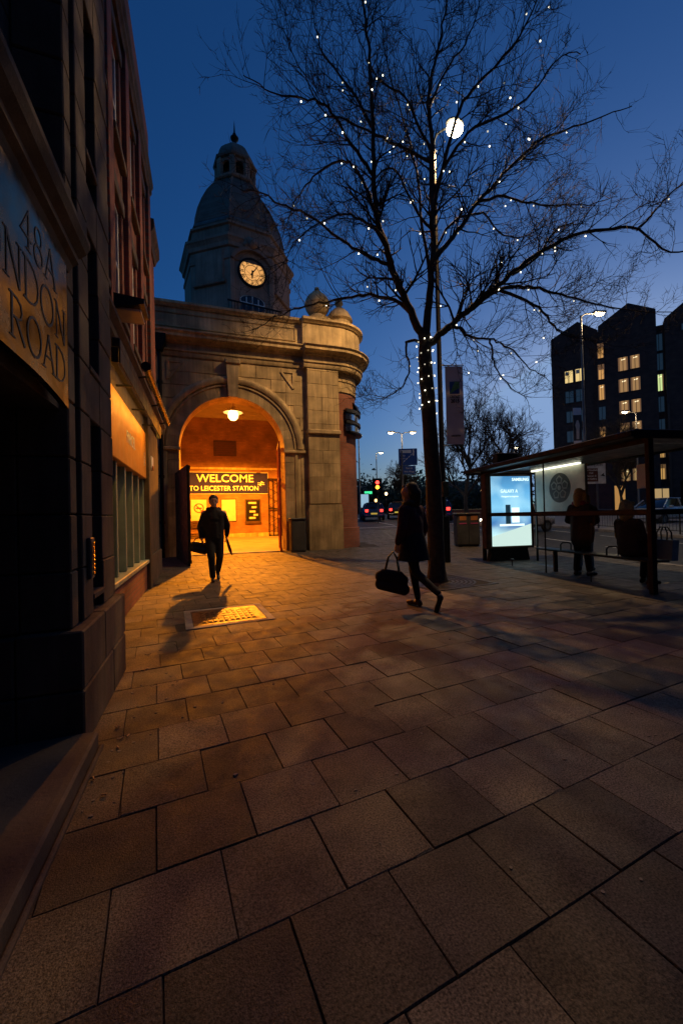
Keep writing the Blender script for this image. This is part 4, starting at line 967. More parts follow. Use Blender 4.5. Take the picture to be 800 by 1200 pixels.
for i in range(90):
    u = i/89; z = 3.25+u*1.45; a = u*2*math.pi*6; c = min(T0, key=lambda q: abs(q.z-z)); rr = .155-.02*u
    wp.append((c.x+rr*math.cos(a), c.y+rr*math.sin(a), z))
    if i % 2 == 0: bulb((c.x+(rr+.02)*math.cos(a), c.y+(rr+.02)*math.sin(a), z))
wire.tube(wp, .004, 4)
for P, rad in runs:        # the string follows the limbs
    n = len(P); e = int(n*.8); pts = [P[i]+Vector((rng.gauss(0, .3), rng.gauss(0, .3), -1)).normalized()*(rad[i]+.012) for i in range(e)]
    if P[e-1].z > 11: pts = [q for q in pts if q.z < 10.3]
    if len(pts) < 3: continue
    wire.tube(pts, .0035, 4); acc = rng.uniform(0, .4)
    for i in range(len(pts)-1):
        acc += (pts[i+1]-pts[i]).length
        if acc > 1.0: acc = rng.uniform(-.6, .5); bulb(pts[i+1]-Vector((0, 0, .03)))
cand_ = [p for p in tw_pts if 4.9 < p.z < 9.8 and 2.6 < p.x < 6.4]; rng.shuffle(cand_); got = []
for p in cand_:
    if len(got) >= 46: break
    if all((p-q).length > .5 for q in got): got.append(p); bulb(p+Vector((0, 0, -.04)))
for a, b, dip in (((4.6, 6.5, 4.7), (6.9, 6.0, 5.2), .5), ((4.3, 6.4, 4.2), (6.6, 5.9, 4.6), .45)):
    a, b = Vector(a), Vector(b); pts = [a.lerp(b, i/24)-Vector((0, 0, dip*4*(i/24)*(1-i/24))) for i in range(25)]; wire.tube(pts, .004, 4)
    for i in range(5, 24, 7): bulb(pts[i]-Vector((0, 0, .03)))
wire.build('wire', M['black'], fl)
OFF = Vector((0, 0, 0))
# ================================================================ street lamps
def mast(p, x, y, z0, z1, r0, r1, mt): 
    return MB().tube([(x, y, z0), (x, y, z0+1.1), (x, y, z0+1.15), (x, y, z1)], [r0*1.35, r0*1.35, r0, r1], 12).build('pole', mt, p, True)
SODIUM = (1, .72, .40)
t = thing('street_lamp', 'tall lit street lamp behind the fairy light tree carrying a long white banner', 'street lamp', (6.02, 9.15, 0)); BL = t
mast(t, 6.02, 9.15, 0, 11.3, .075, .05, M['black'])
MB().tube([(6.02, 9.15, 11.3), (6.1, 9.1, 11.5), (6.25, 9.0, 11.58), (6.45, 8.88, 11.6)], .03, 8).build('arm', M['dark'], t, True)
MB().ball((6.5, 8.86, 11.68), .22, 14, (1.2, .8, .35)).build('head', M['steel'], t, True)
MB().ball((6.5, 8.86, 11.54), .2, 20, (1.1, .95, .8)).build('lens', emit_mat('street_lens', (1, .82, .52), 50), t, True)
lamp_light('street_light', (6.5, 8.84, 11.28), 2350, (1, .58, .23), .06, t, R(136))
BX('control_box', (5.94, 9.02, 1.75), (6.12, 9.08, 2.15), M['dark'], t, .01)
MB().bbox((5.92, 9.04, .0), (6.14, 9.26, 1.25), .02).build('base_cabinet', M['dark'], t)
bn = thing('pole_banner', 'long pale banner with a blue square emblem hung on the lit lamp pole', 'banner', (6.3, 9.0, 3.1))
bd = Vector((.95, -.31, 0)); bo = Vector((6.1, 9.02, 0))
BM = Matrix((bd, Vector((0, 0, 1)), bd.cross(Vector((0, 0, 1))))).transposed().to_4x4(); BM.translation = bo
cl = MB(); n = 12; vs = []
for i in range(n+1):
    z = 3.13+(5.2-3.13)*i/n; w_ = .012*math.sin(i*1.1)
    for x in (0, .24, .47): vs += [BM @ Vector((x, z, w_+(.012 if x == .24 else 0))), BM @ Vector((x, z, w_-.006+(.012 if x == .24 else 0)))]
fs = []
for i in range(n):
    for k in range(2):
        a = 6*i+2*k; b = a+6; fs += [(a, a+2, b+2, b), (a+1, b+1, b+3, a+3)]
    a = 6*i; fs += [(a, a+6, a+7, a+1), (a+4, a+5, a+11, a+10)]
cl.add(vs, fs); cl.build('cloth', mat('banner_cloth', (.62, .58, .62), .8, var=.08), bn, True)
for z in (3.1, 5.23): MB().tube([BM @ Vector((-.1, z, 0)), BM @ Vector((.5, z, 0))], .014, 6).build('rod', M['dark'], bn)
BX('emblem', (.1, 4.46, .025), (.36, 4.78, .029), M['signblue'], bn, 0, BM)
MB().prism([(.1, 4.46), (.36, 4.62), (.36, 4.78), (.24, 4.78)], 'z', .029, .032, BM).build('emblem_sweep', mat('emblem_green', (.1, .3, .12), .6), bn)
text('lettering', 'CRICKET', .11, M['black'], bn, BM @ Matrix.Translation((.235, 4.38, .03)), sx=.62); text('lettering', '2015', .13, M['black'], bn, BM @ Matrix.Translation((.235, 4.27, .03)), sx=.9, bold=.02); text('lettering', 'LEICESTER', .06, M['black'], bn, BM @ Matrix.Translation((.235, 3.35, .03)), sx=.9)

def lamp_post(label, x, y, h, heads, power, group='street lamps along the far road', colr=SODIUM, r=.07, st=12, name='street_lamp'):
    z0 = zg(y)-.1; t = thing(name, label, 'street lamp', (x, y, z0), group=None)
    mast(t, x, y, z0, z0+h, r, r*.65, M['steel'])
    for hx, hy in heads:
        e = Vector((x+hx, y+hy, z0+h+.12))
        MB().tube([(x, y, z0+h-.05), (x+hx*.3, y+hy*.3, z0+h+.1), tuple(e)], .035, 6).build('arm', M['steel'], t, True)
        s_ = Vector((hx, hy, 0)).normalized(); hm = Matrix.Translation(e) @ Matrix.Rotation(math.atan2(s_.y, s_.x), 4, 'Z')
        MB().bbox((-.15, -.14, -.02), (.5, .14, .1), .04, hm).build('head', M['steel'], t)
        l = MB().ball((0, 0, 0), .15, 12, (1.5, .8, .55)); l.v = [hm @ (Vector(p)+Vector((.2, 0, -.05))) for p in l.v]; l.build('lens', emit_mat('lens', (1, .8, .5), st), t, True)
        if power: lamp_light('street_light', tuple(hm @ Vector((.2, 0, -.25))), power, colr, .12, t)
    return t
rd = Vector((math.cos(AZ), -math.sin(AZ), 0))
RL = lamp_post('lit street lamp post with a small banner standing across the road by the dark building', 18.2, 14.95, 11.0, [(rd.x*.75, rd.y*.75)], 500)
lamp_post('distant double headed street lamp standing beyond the blue road sign', 16.4, 31.0, 7.5, [(-.75, .2), (.75, -.2)], 260)
lamp_post('distant single street lamp standing beyond the traffic light', 19.4, 43.2, 7.2, [(.35, -.1)], 150)
lamp_post('short lit lamp post in front of the dark building windows', 32.3, 22.0, 8.4, [(-.7, .2)], 250)
lamp_post('distant lit lamp showing between the far bare trees', 30.3, 31.9, 6.8, [(-.3, .1)], 150)
t = thing('camera_mast', 'slim unlit steel mast rising beside the brick corner', 'mast', (12.9, 32.4, zg(32.4)-.1))
mast(t, 12.9, 32.4, zg(32.4)-.1, 8.7, .07, .045, M['steel']); MB().ball((12.9, 32.4, 8.75), .13, 12).build('dome', M['dark'], t, True)
# banner on the right lamp
t = thing('lamp_banner', 'small dark banner with a white figure on the far lamp post', 'banner', (17.9, 15.0, 4.6)); o_ = Vector((18.12, 14.97, 0)); b_ = -rd
LB = Matrix((rd, Vector((0, 0, 1)), rd.cross(Vector((0, 0, 1))))).transposed().to_4x4(); LB.translation = o_
BX('cloth', (-.48, 4.45, -.01), (-.05, 6.5, .01), M['plastic'], t, 0, LB); BX('header', (-.47, 6.12, .01), (-.06, 6.48, .016), M['white'], t, 0, LB); BX('footer', (-.47, 4.47, .01), (-.06, 4.82, .016), M['white'], t, 0, LB)
MB().prism([(-.34, 4.9), (-.2, 4.9), (-.18, 5.4), (-.15, 5.6), (-.22, 5.85), (-.3, 5.85), (-.38, 5.6), (-.33, 5.4)], 'z', .01, .016, LB).build('figure', M['cream'], t)
for z in (4.42, 6.52): MB().tube([LB @ Vector((-.5, z, 0)), LB @ Vector((0.05, z, 0))], .02, 6).build('rod', M['dark'], t)
# ================================================================ bus shelter
SA = -R(9); SO = (6.42, 4.2, 0)
t = thing('bus_shelter', 'dark framed glass bus shelter with a flat roof and a lit poster end', 'bus shelter', SO, SA, world=False); SH = t
BX('roof', (-.36, -.05, 2.40), (1.75, 5.15, 2.47), M['dark'], t, .03); BX('roof_edge', (-.39, -.09, 2.385), (-.33, 5.19, 2.485), M['black'], t, .015)
BX('roof_edge', (-.33, -.09, 2.36), (1.78, -.052, 2.50), M['black'], t, .015); BX('roof_edge', (1.752, -.05, 2.36), (1.79, 5.15, 2.50), M['black'], t, .015)
BX('roof_edge', (-.33, 5.152, 2.36), (1.78, 5.19, 2.50), M['black'], t, .015)
for x, y in ((0, 0), (.86, 0), (0, 4.85), (0, 2.4)):
    r_ = .042 if y != 2.4 else .014; BX('post', (x-r_, y-r_, 0), (x+r_, y+r_, 2.399), M['black'], t, .008)
BX('cross_rail', (-.03, .045, 1.20), (.035, 4.8, 1.295), M['black'], t, .01); BX('top_rail', (-.025, .045, 2.31), (.025, 4.8, 2.395), M['black'], t, .008)
for a, b in ((.05, 2.38), (2.42, 4.8)):
    BX('glass_pane', (-.006, a, .16), (.006, b, 1.195), M['glass'], t); BX('glass_pane', (-.006, a, 1.30), (.006, b, 2.305), M['glass'], t)
BX('glass_pane', (.05, -.006, .16), (.81, .006, 2.3), M['glass'], t)
BX('end_rail', (.045, -.028, 1.205), (.815, .028, 1.29), M['black'], t, .008)
for y in (1.2, 3.6):
    MB().lathe([(.012, 0), (.012, .13), (.05, .15), (.04, .175), (0, .18)], (0, y), 12).build('glass_clamp', M['dark'], t, True)
bs = BX('bench_seat', (.16, .12, .45), (.46, 2.95, .49), M['dark'], t, .012)
for y in (.32, 2.5): BX('bench_leg', (.27, y-.035, 0), (.34, y+.035, .449), M['dark'], t, .006)
for y in (1.05, 2.2):
    MB().tube([(.2, y, .49), (.2, y, .6), (.24, y, .64), (.40, y, .64), (.44, y, .6), (.44, y, .49)], .014, 8).build('armrest', M['dark'], bs, True)
BX('ceiling_light', (1.1, 2.7, 2.345), (1.18, 4.35, 2.385), emit_mat('shelter_tube', (1, .9, .68), 2.6), t, .006)
BX('roof_box', (.15, 4.35, 2.47), (.75, 4.6, 2.86), M['black'], t, .02)
BX('timetable', (.02, .07, 1.62), (.03, .24, 2.0), M['white'], t)
# light box poster
lb = thing('advert_light_box', 'backlit blue phone advert in a dark case at the end of the bus shelter', 'advert', SO, SA, world=False)
BX('case', (-.1, 4.56, .33), (1.3, 4.78, 2.33), M['timber'], lb, .02)
MB().prism([(.0, 0), (1.18, 0), (1.12, .33), (.06, .33)], 'y', 4.6, 4.76).build('foot', M['dark'], lb)
def ad_mat():
    m_, n, l, b = new_mat('advert_print'); tc = n.new('ShaderNodeTexCoord'); sp = n.new('ShaderNodeSeparateXYZ'); l.new(tc.outputs['Object'], sp.inputs[0])
    r_ = n.new('ShaderNodeValToRGB'); mr = n.new('ShaderNodeMapRange'); mr.inputs['From Min'].default_value = .36; mr.inputs['From Max'].default_value = 2.3
    l.new(sp.outputs[2], mr.inputs['Value']); l.new(mr.outputs[0], r_.inputs[0]); e = r_.color_ramp.elements
    e[0].position = 0; e[0].color = (.55, .72, .68, 1); e[1].position = 1; e[1].color = (.03, .16, .36, 1)
    for p, c in ((.18, (.5, .68, .66, 1)), (.3, (.02, .1, .34, 1)), (.55, (.22, .5, .72, 1)), (.75, (.12, .36, .62, 1))): q = e.new(p); q.color = c
    v = n.new('ShaderNodeTexNoise'); v.inputs['Scale'].default_value = 1.4; l.new(tc.outputs['Object'], v.inputs['Vector'])
    mx = n.new('ShaderNodeMix'); mx.data_type = 'RGBA'; mx.inputs['B'].default_value = (.5, .75, .85, 1); mr2 = n.new('ShaderNodeMapRange'); mr2.inputs['From Min'].default_value = .45; mr2.inputs['From Max'].default_value = .8; mr2.inputs['To Max'].default_value = .8
    l.new(v.outputs[0], mr2.inputs['Value']); l.new(mr2.outputs[0], mx.inputs['Factor']); l.new(r_.outputs[0], mx.inputs['A'])
    l.new(mx.outputs['Result'], b.inputs['Emission Color']); b.inputs['Emission Strength'].default_value = 1.5; b.inputs['Base Color'].default_value = (.1, .1, .1, 1); b.inputs['Roughness'].default_value = .3
    return m_
BX('print', (.06, 4.548, .40), (1.2, 4.556, 2.26), ad_mat(), lb)
glow = emit_mat('backlit_white', (.85, 1, .95), 1.5); MB().prism([(.06, .40), (1.2, .40), (1.2, .98), (.06, .66)], 'y', 4.541, 4.5475).build('print_table', emit_mat('backlit_pale', (.72, .85, .78), 1.1), lb)
BX('print_phone', (.46, 4.535, .98), (.6, 4.5405, 1.5), emit_mat('print_dark', (.02, .06, .1), .6), lb); BX('print_phone', (.64, 4.535, 1.02), (.86, 4.5405, 1.42), glow, lb); BX('print_box', (.28, 4.533, .93), (1.0, 4.5405, .985), glow, lb)
text('lettering', 'SAMSUNG', .11, glow, lb, frame((.92, 4.544, 2.17), (1, 0, 0), (0, 0, 1)), bold=.015); text('lettering', 'GALAXY A', .13, glow, lb, frame((.58, 4.544, 1.86), (1, 0, 0), (0, 0, 1)), sx=.8); text('lettering', 'Designed to impress', .06, glow, lb, frame((.6, 4.544, 1.72), (1, 0, 0), (0, 0, 1)))
# emblem panel
ep = thing('emblem_panel', 'pale glazed panel with a dark five petal flower emblem behind the bus shelter', 'panel', SO, SA, world=False)
BX('panel', (1.195, 2.62, 1.28), (1.215, 4.30, 2.34), mat('frosted_panel', (.62, .6, .5), .6, var=.25, scale=2), ep)
for a, b in (((1.18, 2.58, 1.22), (1.23, 4.34, 1.28)), ((1.18, 2.58, 1.28), (1.23, 2.62, 2.34)), ((1.18, 4.3, 1.28), (1.23, 4.34, 2.34))): BX('frame', a, b, M['dark'], ep, .008)
for y in (2.6, 4.32): BX('leg', (1.185, y-.02, 0), (1.225, y+.02, 1.22), M['dark'], ep)
gd = mat('emblem_dark', (.09, .085, .07), .7); ec = (3.42, 1.86)
def flat(mb, poly, x): return mb.prism(poly, 'x', x-.004, x)
emo = flat(MB(), [(ec[0]+.36*math.cos(2*math.pi*i/32), ec[1]+.36*math.sin(2*math.pi*i/32)) for i in range(32)], 1.1945).build('emblem_disc', gd, ep)
pe = mat('emblem_pale', (.36, .34, .28), .7)
for k in range(5):
    a = math.pi/2+k*2*math.pi/5; cx, cy = ec[0]+.19*math.cos(a), ec[1]+.19*math.sin(a)
    flat(MB(), [(cx+.115*math.cos(a+2*math.pi*i/5), cy+.115*math.sin(a+2*math.pi*i/5)) for i in range(5)], 1.190).build('petal', pe, emo)
    flat(MB(), [(cx+.075*math.cos(a+2*math.pi*i/5), cy+.075*math.sin(a+2*math.pi*i/5)) for i in range(5)], 1.1855).build('petal_heart', gd, emo)
flat(MB(), [(ec[0]+.06*math.cos(i*.524), ec[1]+.06*math.sin(i*.524)) for i in range(12)], 1.184).build('centre', pe, emo)
# ================================================================ litter bin
bz = zg(12.1)
t = thing('litter_bin', 'tall dark double litter bin with two slots standing beyond the tree', 'bin', (8.9, 12.1, bz), -AZ, world=False)
BX('body', (-.4, -.26, .05), (.4, .26, 1.12), M['plastic'], t, .04); BX('hood', (-.43, -.29, 1.12), (.43, .29, 1.2), M['plastic'], t, .03); BX('base', (-.36, -.22, 0), (.36, .22, .05), M['dark'], t)
for x, c in ((-.2, (.45, .18, .05)), (.2, (.45, .18, .05))):
    BX('slot', (x-.12, -.268, .93), (x+.12, -.258, 1.08), mat('bin_orange', c, .5), t); BX('label', (x-.13, -.268, .80), (x+.13, -.258, .84), mat('bin_pink', (.5, .08, .2), .5), t)
BX('door_gap', (-.006, -.263, .08), (.006, -.255, 1.1), M['black'], t)
# ================================================================ signs and signals
def post(t, x, y, z0, z1, r=.045): return MB().tube([(x, y, z0), (x, y, z1)], r, 8).build('post', M['steel'], t, True)
def face(x, y): 
    q = Matrix((rd, Vector((0, 0, 1)), rd.cross(Vector((0, 0, 1))))).transposed().to_4x4(); q.translation = (x, y, 0); return q
x, y = 12.1, 22.2; z0 = zg(y)-.1
t = thing('road_sign', 'blue road sign with a dashed white diagonal line and a smaller plate below', 'road sign', (x, y, z0)); FMx = face(x, y)
for dx in (-.35,): post(t, x+rd.x*dx, y+rd.y*dx, z0, 5.3)
BX('plate', (-.55, 4.4, -.06), (.62, 5.45, -.03), M['signblue'], t, .006, FMx); BX('lower_plate', (-.32, 3.85, -.058), (.5, 4.36, -.032), M['signblue'], t, .006, FMx)
for k in range(6): MB().prism([(-.42+k*.15, 4.48+k*.135), (-.36+k*.15, 4.48+k*.135), (-.27+k*.15, 4.58+k*.135), (-.33+k*.15, 4.58+k*.135)], 'z', -.03, -.024, FMx).build('dash', M['white'], t)
BX('arrow_panel', (-.46, 5.17, -.03), (.24, 5.36, -.024), M['white'], t, 0, FMx); BX('arrow_panel', (.34, 5.0, -.03), (.42, 5.4, -.024), M['white'], t, 0, FMx)
text('lettering', 'City', .2, M['white'], t, FMx @ Matrix.Translation((-.3, 5.02, -.026))); text('lettering', 'Centre', .12, M['white'], t, FMx @ Matrix.Translation((-.28, 4.83, -.026)))
text('lettering', 'Park &', .15, M['white'], t, FMx @ Matrix.Translation((.09, 4.21, -.028))); text('lettering', 'Ride Village', .13, M['white'], t, FMx @ Matrix.Translation((.09, 4.0, -.028)))
x, y = 12.35, 27.45; z0 = zg(y)-.1
def signal(label, x, y, lit, zt):
    z0 = zg(y)-.1; t = thing('traffic_light', label, 'traffic light', (x, y, z0)); F_ = face(x, y); post(t, x, y, z0, zt-.3, .055)
    BX('backboard', (-.36, zt-.95, -.06), (.36, zt+.55, -.04), M['black'], t, .02, F_); BX('housing', (-.18, zt-.75, -.03), (.18, zt+.4, .14), M['black'], t, .03, F_)
    for k, c in enumerate(((1, .03, .02), (1, .35, .02), (.05, .9, .4))):
        zc = zt+.22-k*.36; on = k in lit
        d_ = MB().ball((0, 0, 0), .14, 14, (1, 1, .35)); d_.v = [F_ @ (Vector(p)+Vector((0, zc, .14))) for p in d_.v]; d_.build('lens', emit_mat('signal_lens', c, 8) if on else M['dark'], t, True)
    return t
signal('traffic light showing red and amber above the waiting cars', x, y, (0, 1), 3.55)
signal('small far traffic light showing green beside the parked white car', 27.0, 15.6, (2,), 2.4)
x, y = 20.2, 16.3; z0 = zg(y)
t = thing('direction_sign', 'white direction sign with a brown tourist patch behind the bus shelter', 'road sign', (x, y, z0)); FMx = face(x, y)
for dx in (-.45, .35): post(t, x+rd.x*dx, y+rd.y*dx, z0, 4.4)
BX('plate', (-.72, 2.75, .06), (.78, 4.28, .09), mat('sign_white', (.5, .5, .5), .6), t, .008, FMx); BX('brown_patch', (-.6, 2.87, .09), (.35, 3.6, .096), M['brown'], t, 0, FMx)
text('lettering', 'Centre Ring A594', .17, M['black'], t, FMx @ Matrix.Translation((.02, 3.78, .094)), sx=.95); text('lettering', 'London', .16, M['black'], t, FMx @ Matrix.Translation((-.05, 4.1, .094))); BX('road_badge', (.3, 4.02, .09), (.55, 4.2, .096), mat('badge_red', (.3, .02, .02), .5), t, 0, FMx)
for k, s_ in enumerate(('De Montfort', 'Hall', 'Museum &', 'Art Gallery')): text('lettering', s_, .13, M['white'], t, FMx @ Matrix.Translation((-.02, 3.5-k*.16, .099)))
MB().prism([(.5, 3.2), (.68, 3.35), (.66, 3.25), (.72, 3.2), (.7, 3.15), (.58, 3.18)], 'z', .09, .096, FMx).build('arrow', M['black'], t)
# ================================================================ cars
def car(name, label, x, y, rz, paint, tail, plate, scale=1, group=None, head=False):
    z0 = zg(y)-.12; t = thing(name, label, 'car', (x, y, z0), rz, world=False); t.scale = (scale,)*3   # front towards +y
    pm_ = mat('car_paint', paint, .25, metal=.3, var=.08, spec=.6)
    st_ = [(-2.0, .42, .78, .74), (-1.96, .34, .96, .80), (-1.6, .3, 1.02, .84), (-.5, .28, 1.0, .86), (.75, .28, .98, .86), (1.2, .3, .92, .84), (1.85, .34, .80, .80), (2.02, .42, .66, .70)]
    mb = MB(); vs = []; n = 10
    for yy, zb, zt, hw in st_:
        vs += [(-hw*.86, yy, zb), (-hw, yy, zb+.12), (-hw*1.02, yy, (zb+zt)/2), (-hw*.97, yy, zt-.08), (-hw*.86, yy, zt), (hw*.86, yy, zt), (hw*.97, yy, zt-.08), (hw*1.02, yy, (zb+zt)/2), (hw, yy, zb+.12), (hw*.86, yy, zb)]
    fs = [(i*n+k, i*n+(k+1) % n, (i+1)*n+(k+1) % n, (i+1)*n+k) for i in range(len(st_)-1) for k in range(n)]+[tuple(range(n)), tuple(range((len(st_)-1)*n, len(st_)*n))]
    body = mb.add(vs, fs).build('body', pm_, t, True)
    cab = [(-1.93, .98, .78, 1.0), (-1.72, 1.40, .60, 1.0), (-1.2, 1.47, .62, 1.0), (.1, 1.47, .62, 1.0), (.55, 1.36, .62, 1.0), (1.2, .94, .76, 1.0)]
    vs = []; 
    for yy, zt, hw, _ in cab: vs += [(-hw-.12*(1.47-zt > .3) , yy, .94), (-hw, yy, zt-.05), (-hw*.85, yy, zt), (hw*.85, yy, zt), (hw, yy, zt-.05), (hw+.12*(1.47-zt > .3), yy, .94)]
    n = 6; fs = [(i*n+k, i*n+(k+1) % n, (i+1)*n+(k+1) % n, (i+1)*n+k) for i in range(len(cab)-1) for k in range(n)]+[tuple(range(n)), tuple(range((len(cab)-1)*n, len(cab)*n))]
    MB().add(vs, fs).build('windows', M['pane'], t, True)
    BX('roof', (-.56, -1.68, 1.455), (.56, .2, 1.5), pm_, t, .02)
    for sx_ in (-1, 1):
        for a, b in (((sx_*.62, -1.7, 1.42), (sx_*.82, -1.98, .95)), ((sx_*.64, -.5, 1.46), (sx_*.80, -.5, .95)), ((sx_*.62, .5, 1.40), (sx_*.78, 1.2, .94))): MB().tube([a, b], .035, 6).build('pillar', pm_, t)
        for yy in (-1.25, 1.3):
            wm = Matrix.Translation((sx_*.80, yy, .31)) @ Matrix.Rotation(math.pi/2, 4, 'Y')
            w_ = MB().lathe([(.18, -.09), (.3, -.1), (.315, -.06), (.315, .06), (.3, .1), (.18, .09)], n=20); w_.v = [wm @ Vector(p) for p in w_.v]; wo = w_.build('wheel', M['rubber'], t, True)
            r_ = MB().lathe([(.0, .07), (.06, .09), (.17, .085), (.19, .06), (.19, -.06), (.17, -.085), (0, -.07)], n=14); r_.v = [wm @ Vector(p) for p in r_.v]; r_.build('rim', M['steel'], wo, True)
        BX('tail_light', (sx_*.60-.12, -2.03, .72), (sx_*.60+.12, -1.94, .92), emit_mat('tail_lens', (1, .03, .02), tail) if tail else M['redpaint'], t, .02)
        BX('headlight', (sx_*.58-.15, 1.9, .62), (sx_*.58+.15, 2.0, .76), emit_mat('head_lens', (1, .85, .6), 6 if head else 1.2), t, .02)
        MB().bbox((sx_*.9-.09, .62, .93), (sx_*.9+.09, .8, 1.06), .03).build('mirror', pm_, t)
    BX('number_plate', (-.26, -2.06, .52), (.26, -2.0, .64), emit_mat('plate_lit', plate, .5), t, .005); BX('bumper', (-.78, -2.06, .36), (.78, -1.9, .5), pm_ if tail < 6 else M['plastic'], t, .04)
    BX('front_bumper', (-.76, 1.9, .34), (.76, 2.07, .55), pm_, t, .04); BX('front_grille', (-.4, 2.0, .5), (.4, 2.04, .62), M['black'], t, .01)
    return t
car('parked_car', 'blue hatchback with red tail lights waiting beside the brick corner', 13.6, 31.5, R(-18), (.05, .13, .3), 5, (.9, .6, .1))
car('parked_car', 'black estate car with a lit yellow plate waiting under the traffic light', 17.0, 33.5, R(-25), (.02, .022, .025), 5, (1, .75, .1))
car('parked_car', 'dark blue van bodied car behind the walking woman', 18.2, 28.5, R(-30), (.03, .07, .2), 5, (.9, .6, .1), 1.15)
car('passing_car', 'silver car passing on the road behind the bus shelter', 15.9, 17.2, R(98), (.45, .4, .38), 1.0, (.9, .8, .5), head=True)
car('parked_car', 'white hatchback parked across the road near the dark building', 28.9, 18.3, R(95), (.6, .6, .58), 0, (.9, .8, .5), 1.15)
for k, (x, y, rz, c, lb_) in enumerate(((23.5, 46, -20, (.3, .02, .02), 'small distant red car in the queue beyond the traffic light'), (27.5, 44, -30, (.5, .5, .5), 'small distant silver car beyond the blue car'))): car('parked_car', lb_, x, y, R(rz), c, 5, (1, .75, .1))
# ================================================================ dark building with lit windows
A = Vector((49.9, 46.13, 0)); u = Vector((.6018, -.7986, 0)); nv_ = Vector((-u.y, u.x, 0))*-1
nv_ = Vector((-.7986, -.6018, 0))     # outward, towards the road
HZ = zg(46)
t = thing('office_building', 'tall dark brick building with gabled tops and rows of lit windows', 'building', tuple(A+u*7)); HB = t; OFF = t.location.copy()
HM = Matrix((u, Vector((0, 0, 1)), nv_)).transposed().to_4x4(); HM.translation = A        # x along, y up, z out (may be mirrored)
if HM.to_3x3().determinant() < 0: nv_ = -nv_; HM = Matrix((u, Vector((0, 0, 1)), nv_)).transposed().to_4x4(); HM.translation = A
out = 1 if nv_.dot(Vector((0, 0, 0))-A) > 0 else -1
def hb(name, poly, d0, d1, mt, parent=None): return MB().prism(poly, 'z', d0*out, d1*out, HM).build(name, mt, parent or HB)
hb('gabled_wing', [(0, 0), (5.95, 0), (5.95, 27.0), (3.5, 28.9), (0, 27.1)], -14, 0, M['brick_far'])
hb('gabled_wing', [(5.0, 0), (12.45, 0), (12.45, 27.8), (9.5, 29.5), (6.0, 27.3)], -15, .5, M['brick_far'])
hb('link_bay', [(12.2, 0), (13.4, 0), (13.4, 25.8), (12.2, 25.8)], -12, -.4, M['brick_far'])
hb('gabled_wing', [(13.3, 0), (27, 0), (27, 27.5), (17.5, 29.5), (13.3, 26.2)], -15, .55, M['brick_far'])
hb('pipe', [(13.34, 0), (13.55, 0), (13.55, 15), (13.34, 15)], .56, .75, M['timber'])
glow_w = [emit_mat('window_glow', c, s_) for c, s_ in (((1, .50, .14), .6), ((1, .55, .2), .34), ((1, .72, .28), .85), ((.8, 1, .4), .8), ((.1, .25, .45), .06))]  # last kind: dark pane with a faint blue glow put into it
W = [(1.75,21.9,2.75,20.15,2),(3.1,21.95,4.15,20.15,2),(1.75,18.9,2.75,17.2,4),(3.1,18.95,4.1,17.2,4),(1.8,15.9,2.75,14.3,4),(3.1,15.95,4.1,14.3,4),(1.8,13.0,2.75,11.4,4),(3.1,13.0,4.1,11.4,4),
     (8.2,22.2,9.3,20.35,1),(9.55,22.2,10.6,20.4,1),(8.2,19.2,9.3,17.4,1),(9.55,19.2,10.6,17.4,1),(8.2,16.2,9.3,14.4,1),(9.55,16.2,10.6,14.4,1),(8.2,13.15,9.3,11.5,1),(9.55,13.2,10.6,11.55,1),(8.2,9.9,9.2,8.5,1),(9.45,9.9,10.5,8.5,1),
     (5.85,24.8,6.6,22.7,0),(5.85,21.8,6.6,19.7,0),(5.85,18.9,6.6,16.8,0),(5.85,15.8,6.6,14.0,4),(5.85,13.0,6.6,10.9,0),
     (12.35,19.2,13.1,17.0,3),(12.35,24.6,13.1,22.4,4),(12.35,22,13.1,19.8,4),(12.35,16.2,13.1,14.2,4),(12.35,13.2,13.1,11.3,4),(12.3,9.6,13.05,8.1,0),(12.3,7.2,13.05,5.2,0),
     (8.2,6.8,9.2,5.2,1),(9.45,6.8,10.5,5.2,1),(15.0,25,17,24.2,4),(15.5,19.2,17,17.2,4),(15.5,16,17,14.2,4),(18,19.2,19.5,17.2,0)]
fr_m = M['dark']; rr0 = random.Random(2); M['room_light'] = emit_mat('room_light', (1, .8, .45), 1.6)
M['curtain'] = emit_mat('lit_curtain', (.8, .38, .12), .16, (.3, .2, .12))
